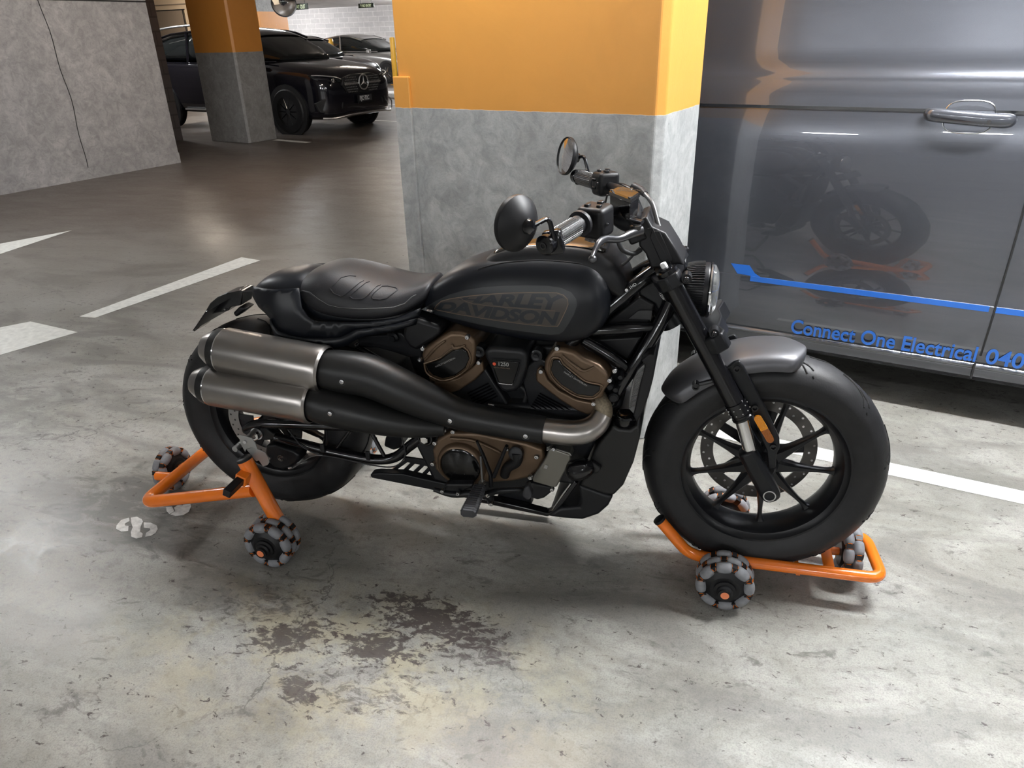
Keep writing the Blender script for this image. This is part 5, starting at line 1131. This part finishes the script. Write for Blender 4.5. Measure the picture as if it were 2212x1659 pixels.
for x,y in ((697,968),(795,984)): 
    mb=MB(); q=P(x,y,-.132); mb.box(q,(.014,.008,.03)); mb.build('line_clip',MT['black'],bike,bevel=.002)
mb=MB(); q=P(*c6([(503,335)])[0],-.14); mb.lathe([(-.04,.026),(-.004,.026),(0,.022),(0,.018)],q,(0,-1,0),28); pv_=mb.build('swingarm_pivot',MT['gloss'],bike)
mb=MB(); mb.lathe([(0,.0135),(.008,.0135),(.010,.011),(.010,0)],q,(0,-1,0),6); mb.build('pivot_nut',MT['chrome'],pv_,smooth=False,bevel=.001)
pl('shock_link',c6([(210,330),(230,290),(330,300),(330,400),(270,420),(200,390)]),-.05,.1,'engine')
tb('chain_guard',[(740,940,.05,.012),(800,930,.05,.014),(850,930,.05,.012)],'black')
# frame parts under the seat
pl('subframe_plate',c7([(1400,640),(1480,625),(1640,620),(1640,600),(1760,600),(1800,640),(1850,600),(1990,560),(1990,640),(1920,720),(1930,800),(1820,800),(1700,760),(1560,720),(1420,720)]),-.09,.16,'engine',bevel=.004)
mb=MB(); mb.lathe([(-.02,.014),(.0,.014),(.004,.008),(.010,.008),(.010,0)],P(*c7([(1695,640)])[0],-.10),(0,-1,0),14); mb.build('frame_mount_bolt',MT['satin'],bike)
bolt(*c7([(1397,697)])[0],-.1,.005)
pl('side_cover',c5([(0,900),(20,800),(80,760),(140,790),(330,850),(345,920),(250,990),(120,1070),(60,1040),(0,960)]),-.115,.20,'black',bevel=.01)
tb('subframe_tube',[(770,750,-.09,.01),(860,800,-.09,.01),(960,855,-.09,.011),(1010,875,-.09,.01)],'gloss')
pl('inner_fender',[(600,735),(740,745),(860,790),(900,860),(860,900),(800,930),(760,925),(720,860),(640,800)],-.06,.12,'dark')
tb('rear_tyre_hugger_rail',[(640,745,-.04,.008),(700,760,-.04,.01),(780,800,-.04,.01)],'dark')
# ================================================================ OMNI WHEELS AND STANDS
def omni(parent,c,ax,R=.08,rows=3,w=.078,phase=0.):
    ax=Vector(ax).normalized(); c=Vector(c); a=Vector((0,0,1)); u=(a-ax*a.dot(ax)).normalized(); v=ax.cross(u); rr=R*.2
    dw=w/rows
    mb=MB(); mb.lathe([(-w/2-.002,0),(-w/2-.002,R*.5),(-w/2+.004,R*.60),(-w/2+.008,R*.70),(w/2-.008,R*.70),(w/2-.004,R*.60),(w/2+.002,R*.5),(w/2+.002,0)],c,ax,36); wb=mb.build('wheel',MT['black'],parent)
    for r in range(rows):
        o=(r-(rows-1)/2)*dw; n=8
        for k in range(n):
            th=phase+2*PI*(k+.5*(r%2))/n
            if len(ROLL)==0 or True:
                cc=c+ax*o+(u*math.cos(th)+v*math.sin(th))*(R-rr); t=(v*math.cos(th)-u*math.sin(th)); d=(u*math.cos(th)+v*math.sin(th))
                hl=R*.255; mb=MB(); pts=[];rs=[]
                for i in range(9):
                    s=(i/8)*2-1; 
                    cur=math.sqrt(max(0,R*R*1.0-(s*hl)**2))-R
                    pts.append(cc+t*s*hl); rs.append(rr*(1-.22*s*s)*(1 if abs(s)<.99 else .80))
                pts=[pts[0]]+pts+[pts[-1]]; rs=[rs[0]*.7]+rs+[rs[-1]*.7]; pts[0]=pts[0]-t*.0015; pts[-1]=pts[-1]+t*.0015
                mb.tube(pts,rs,12); mb.build('roller',MT['grey'],wb)
        mb=MB()
        for k in range(n):
            th=phase+2*PI*(k+.5*(r%2))/n
            cc=c+ax*o+(u*math.cos(th)+v*math.sin(th))*(R-rr); t=(v*math.cos(th)-u*math.sin(th))
            for s in (-1,1): mb.lathe([(0,rr*.6),(0,rr*.70),(.001,rr*.70),(.001,rr*.6)],cc+t*s*(R*.255+.0018),t,12)
            th2=th+PI/n; dd=(u*math.cos(th2)+v*math.sin(th2)); mb.box(c+ax*o+dd*(R*.80),(.001,.001,.001))
        mb.build('roller_washers',MT['orange'],wb)['kind']='stuff'
        mb=MB()
        for k in range(n):
            th=phase+2*PI*(k+.5*(r%2)+.5)/n; dd=(u*math.cos(th)+v*math.sin(th)); t=(v*math.cos(th)-u*math.sin(th)); Rm=Matrix((t,dd,ax)).transposed()
            mb.box(c+ax*o+dd*(R*.83),(R*.2,R*.24,dw*.72),Rm)
        mb.build('roller_fork',MT['black'],wb,smooth=False)['kind']='stuff'
    return wb
ROLL=[]
OR=MT['orange']
rst=empty('paddock_stand',(-.15,0,0),0,'orange tubular rear paddock stand on omni wheels lifting the motorcycle rear axle','motorcycle stand')
def otube(pts,r,parent,name,fr=.0,smooth=0,n=20,m=None,flat=1.):
    mb=MB(); q=fillet(pts,fr,8) if fr else [Vector(p) for p in pts]; mb.tube(q,r,n,flat=flat); return mb.build(name,m or OR,parent)
cx_=-.385
frm=otube([(.045,-.262,.235),(cx_,-.262,.122),(cx_,.262,.122),(.045,.262,.235)],.0205,rst,'frame_loop',.05)
for sd in (-1,1):
    up=otube([(.036,sd*.262,.345),(.112,sd*.262,.125)],.0235,rst,'upright')
    otube([(.105,sd*.255,.14),(.135,sd*.245,.085)],.017,up,'upright_foot')
    mb=MB(); d=(Vector((.036,0,.345))-Vector((.112,0,.125))).normalized(); mb.lathe([(-.002,.0245),(.004,.0245),(.007,.020),(.008,0)],Vector((.036,sd*.262,.345)),d,24); mb.build('end_cap',MT['black'],up)
    # lifting bracket
    y=sd*.235
    def sp_(L,Y,th,name,par):
        q=[P(a,b,Y) for a,b in cA(L)]
        if sd>0: q=[Vector((v.x,-v.y,v.z)) for v in q]
        mb=MB(); mb.prism(q,(0,-sd*th,0)); return mb.build(name,MT['alu'],par,bevel=.0008)
    hp=sp_([(280,570),(350,548),(480,580),(590,620),(650,700),(705,835),(590,800),(480,830),(455,890),(400,790),(350,700),(345,620)],-.255,.003,'hook_plate',rst)
    mb=MB(); q=P(*cA([(465,680)])[0],-.255); q.y*=-sd; mb.cyl(q,q+Vector((0,sd*.006,0)),.0055,n=12); mb.build('hook_bolt',MT['bolt'],hp)
    b=sp_([(480,840),(590,800),(720,840),(850,900),(910,1000),(935,1100),(900,1150),(810,1180),(730,1060),(680,1075),(640,1040),(560,930)],-.25,.004,'lift_bracket',rst)
    mb=MB(); mb.cyl(Vector((.0,sd*.14,.368)),Vector((.0,sd*.25,.368)),.009,n=16); mb.build('spool',MT['alu'],rst)
    # black square adjuster bar through an orange sleeve
    c=Vector((.045,sd*.298,.302)); R_=Matrix.Rotation(sd*.0,3,'X')@Matrix.Rotation(math.radians(20),3,'Y')
    mb=MB(); mb.box(c,(.034,.03,.034),R_); mb.build('sleeve',OR,up,bevel=.002)
    mb=MB(); mb.box(c+Vector((-.0,sd*.045,0)),(.024,.075,.024),R_); mb.build('adjuster_bar',MT['black'],rst,bevel=.002)
    omni(rst,(.10,sd*.293,.08),(0,sd,0),rows=3,w=.08,phase=.2)
    mb=MB(); cA_=Vector((.10,sd*.337,.08)); mb.lathe([(-.004,.030),(.004,.030),(.006,.022),(.012,.022),(.016,.018),(.024,.018),(.025,.0)],cA_,(0,sd,0),24); hb_=mb.build('wheel_cap',MT['black'],rst)
    mb=MB(); mb.lathe([(.0255,.0),(.0255,.0115)],cA_,(0,sd,0),20); mb.build('cap_dot',MT['capo'] if 'capo' in MT else mat('pale_orange_plastic',(.75,.22,.09),.4),hb_,smooth=False)
    if 'capo' not in MT: MT['capo']=bpy.data.materials['pale_orange_plastic']
otube([(cx_-.005,-.11,.122),(cx_-.07,-.11,.118)],.016,rst,'handle_stub')
otube([(cx_,-.005,.122),(cx_-.04,-.005,.10),(-.45,-.005,.082)],.014,rst,'caster_arm')
omni(rst,(-.485,-.005,.08),(1,0,0),rows=2,w=.05,phase=.1)
mb=MB(); mb.lathe([(0,.028),(.006,.028),(.008,.018),(.016,.018),(.016,0)],Vector((-.458,-.005,.08)),(1,0,0),20); mb.build('wheel_cap',MT['black'],rst)
fst=empty('wheel_chock_stand',(1.55,0,0),0,'orange tubular front wheel stand on omni wheels under the motorcycle front tyre','motorcycle stand')
zf=.098
for sd in (-1,1): pass
otube([(1.258,-.105,.212),(1.352,-.100,zf),(1.872,-.082,zf),(1.858,.102,zf),(1.35,.12,zf),(1.258,.12,.212)],.0165,fst,'frame_loop',.042)
for sd in (-1,1):
    y=-.105 if sd<0 else .12
    d=Vector((1.258-1.352,0,.212-zf)).normalized(); mb=MB(); mb.lathe([(-.004,.018),(.004,.018),(.006,.014),(.007,0)],Vector((1.258,y,.212)),d,20); mb.build('end_cap',MT['black'],fst)
    omni(fst,(1.452,sd*.168+.004,.08),(0,sd,0),rows=2 if sd>0 else 3,w=.078,phase=.12)
    cA_=Vector((1.452,sd*.211+.004,.08)); mb=MB(); mb.lathe([(-.004,.030),(.004,.030),(.006,.022),(.012,.022),(.016,.018),(.022,.018),(.023,.0)],cA_,(0,sd,0),24); hb_=mb.build('wheel_cap',MT['black'],fst)
    mb=MB(); mb.lathe([(.0235,.0),(.0235,.0115)],cA_,(0,sd,0),20); mb.build('cap_dot',MT['capo'],hb_,smooth=False)
    otube([(1.452,sd*.095,zf-.004),(1.452,sd*.14,.085)],.014,fst,'axle_arm')
for x,w_,zp in ((1.735,.03,.098),(1.655,.012,.070),(1.40,.03,.064)):
    mb=MB(); mb.box(Vector((x,.012,zp)),(w_,.19,.006)); 
    o=mb.build('cross_plate',OR,fst,bevel=.001,smooth=False)
omni(fst,(1.805,.04,.08),(1,0,0),rows=2,w=.05,phase=.3)
mb=MB(); mb.lathe([(0,.028),(.006,.028),(.008,.018),(.012,.018),(.012,0)],Vector((1.831,.04,.08)),(1,0,0),20); mb.build('wheel_cap',MT['black'],fst)
otube([(1.735,.04,.075),(1.79,.04,.08)],.012,fst,'axle_arm')
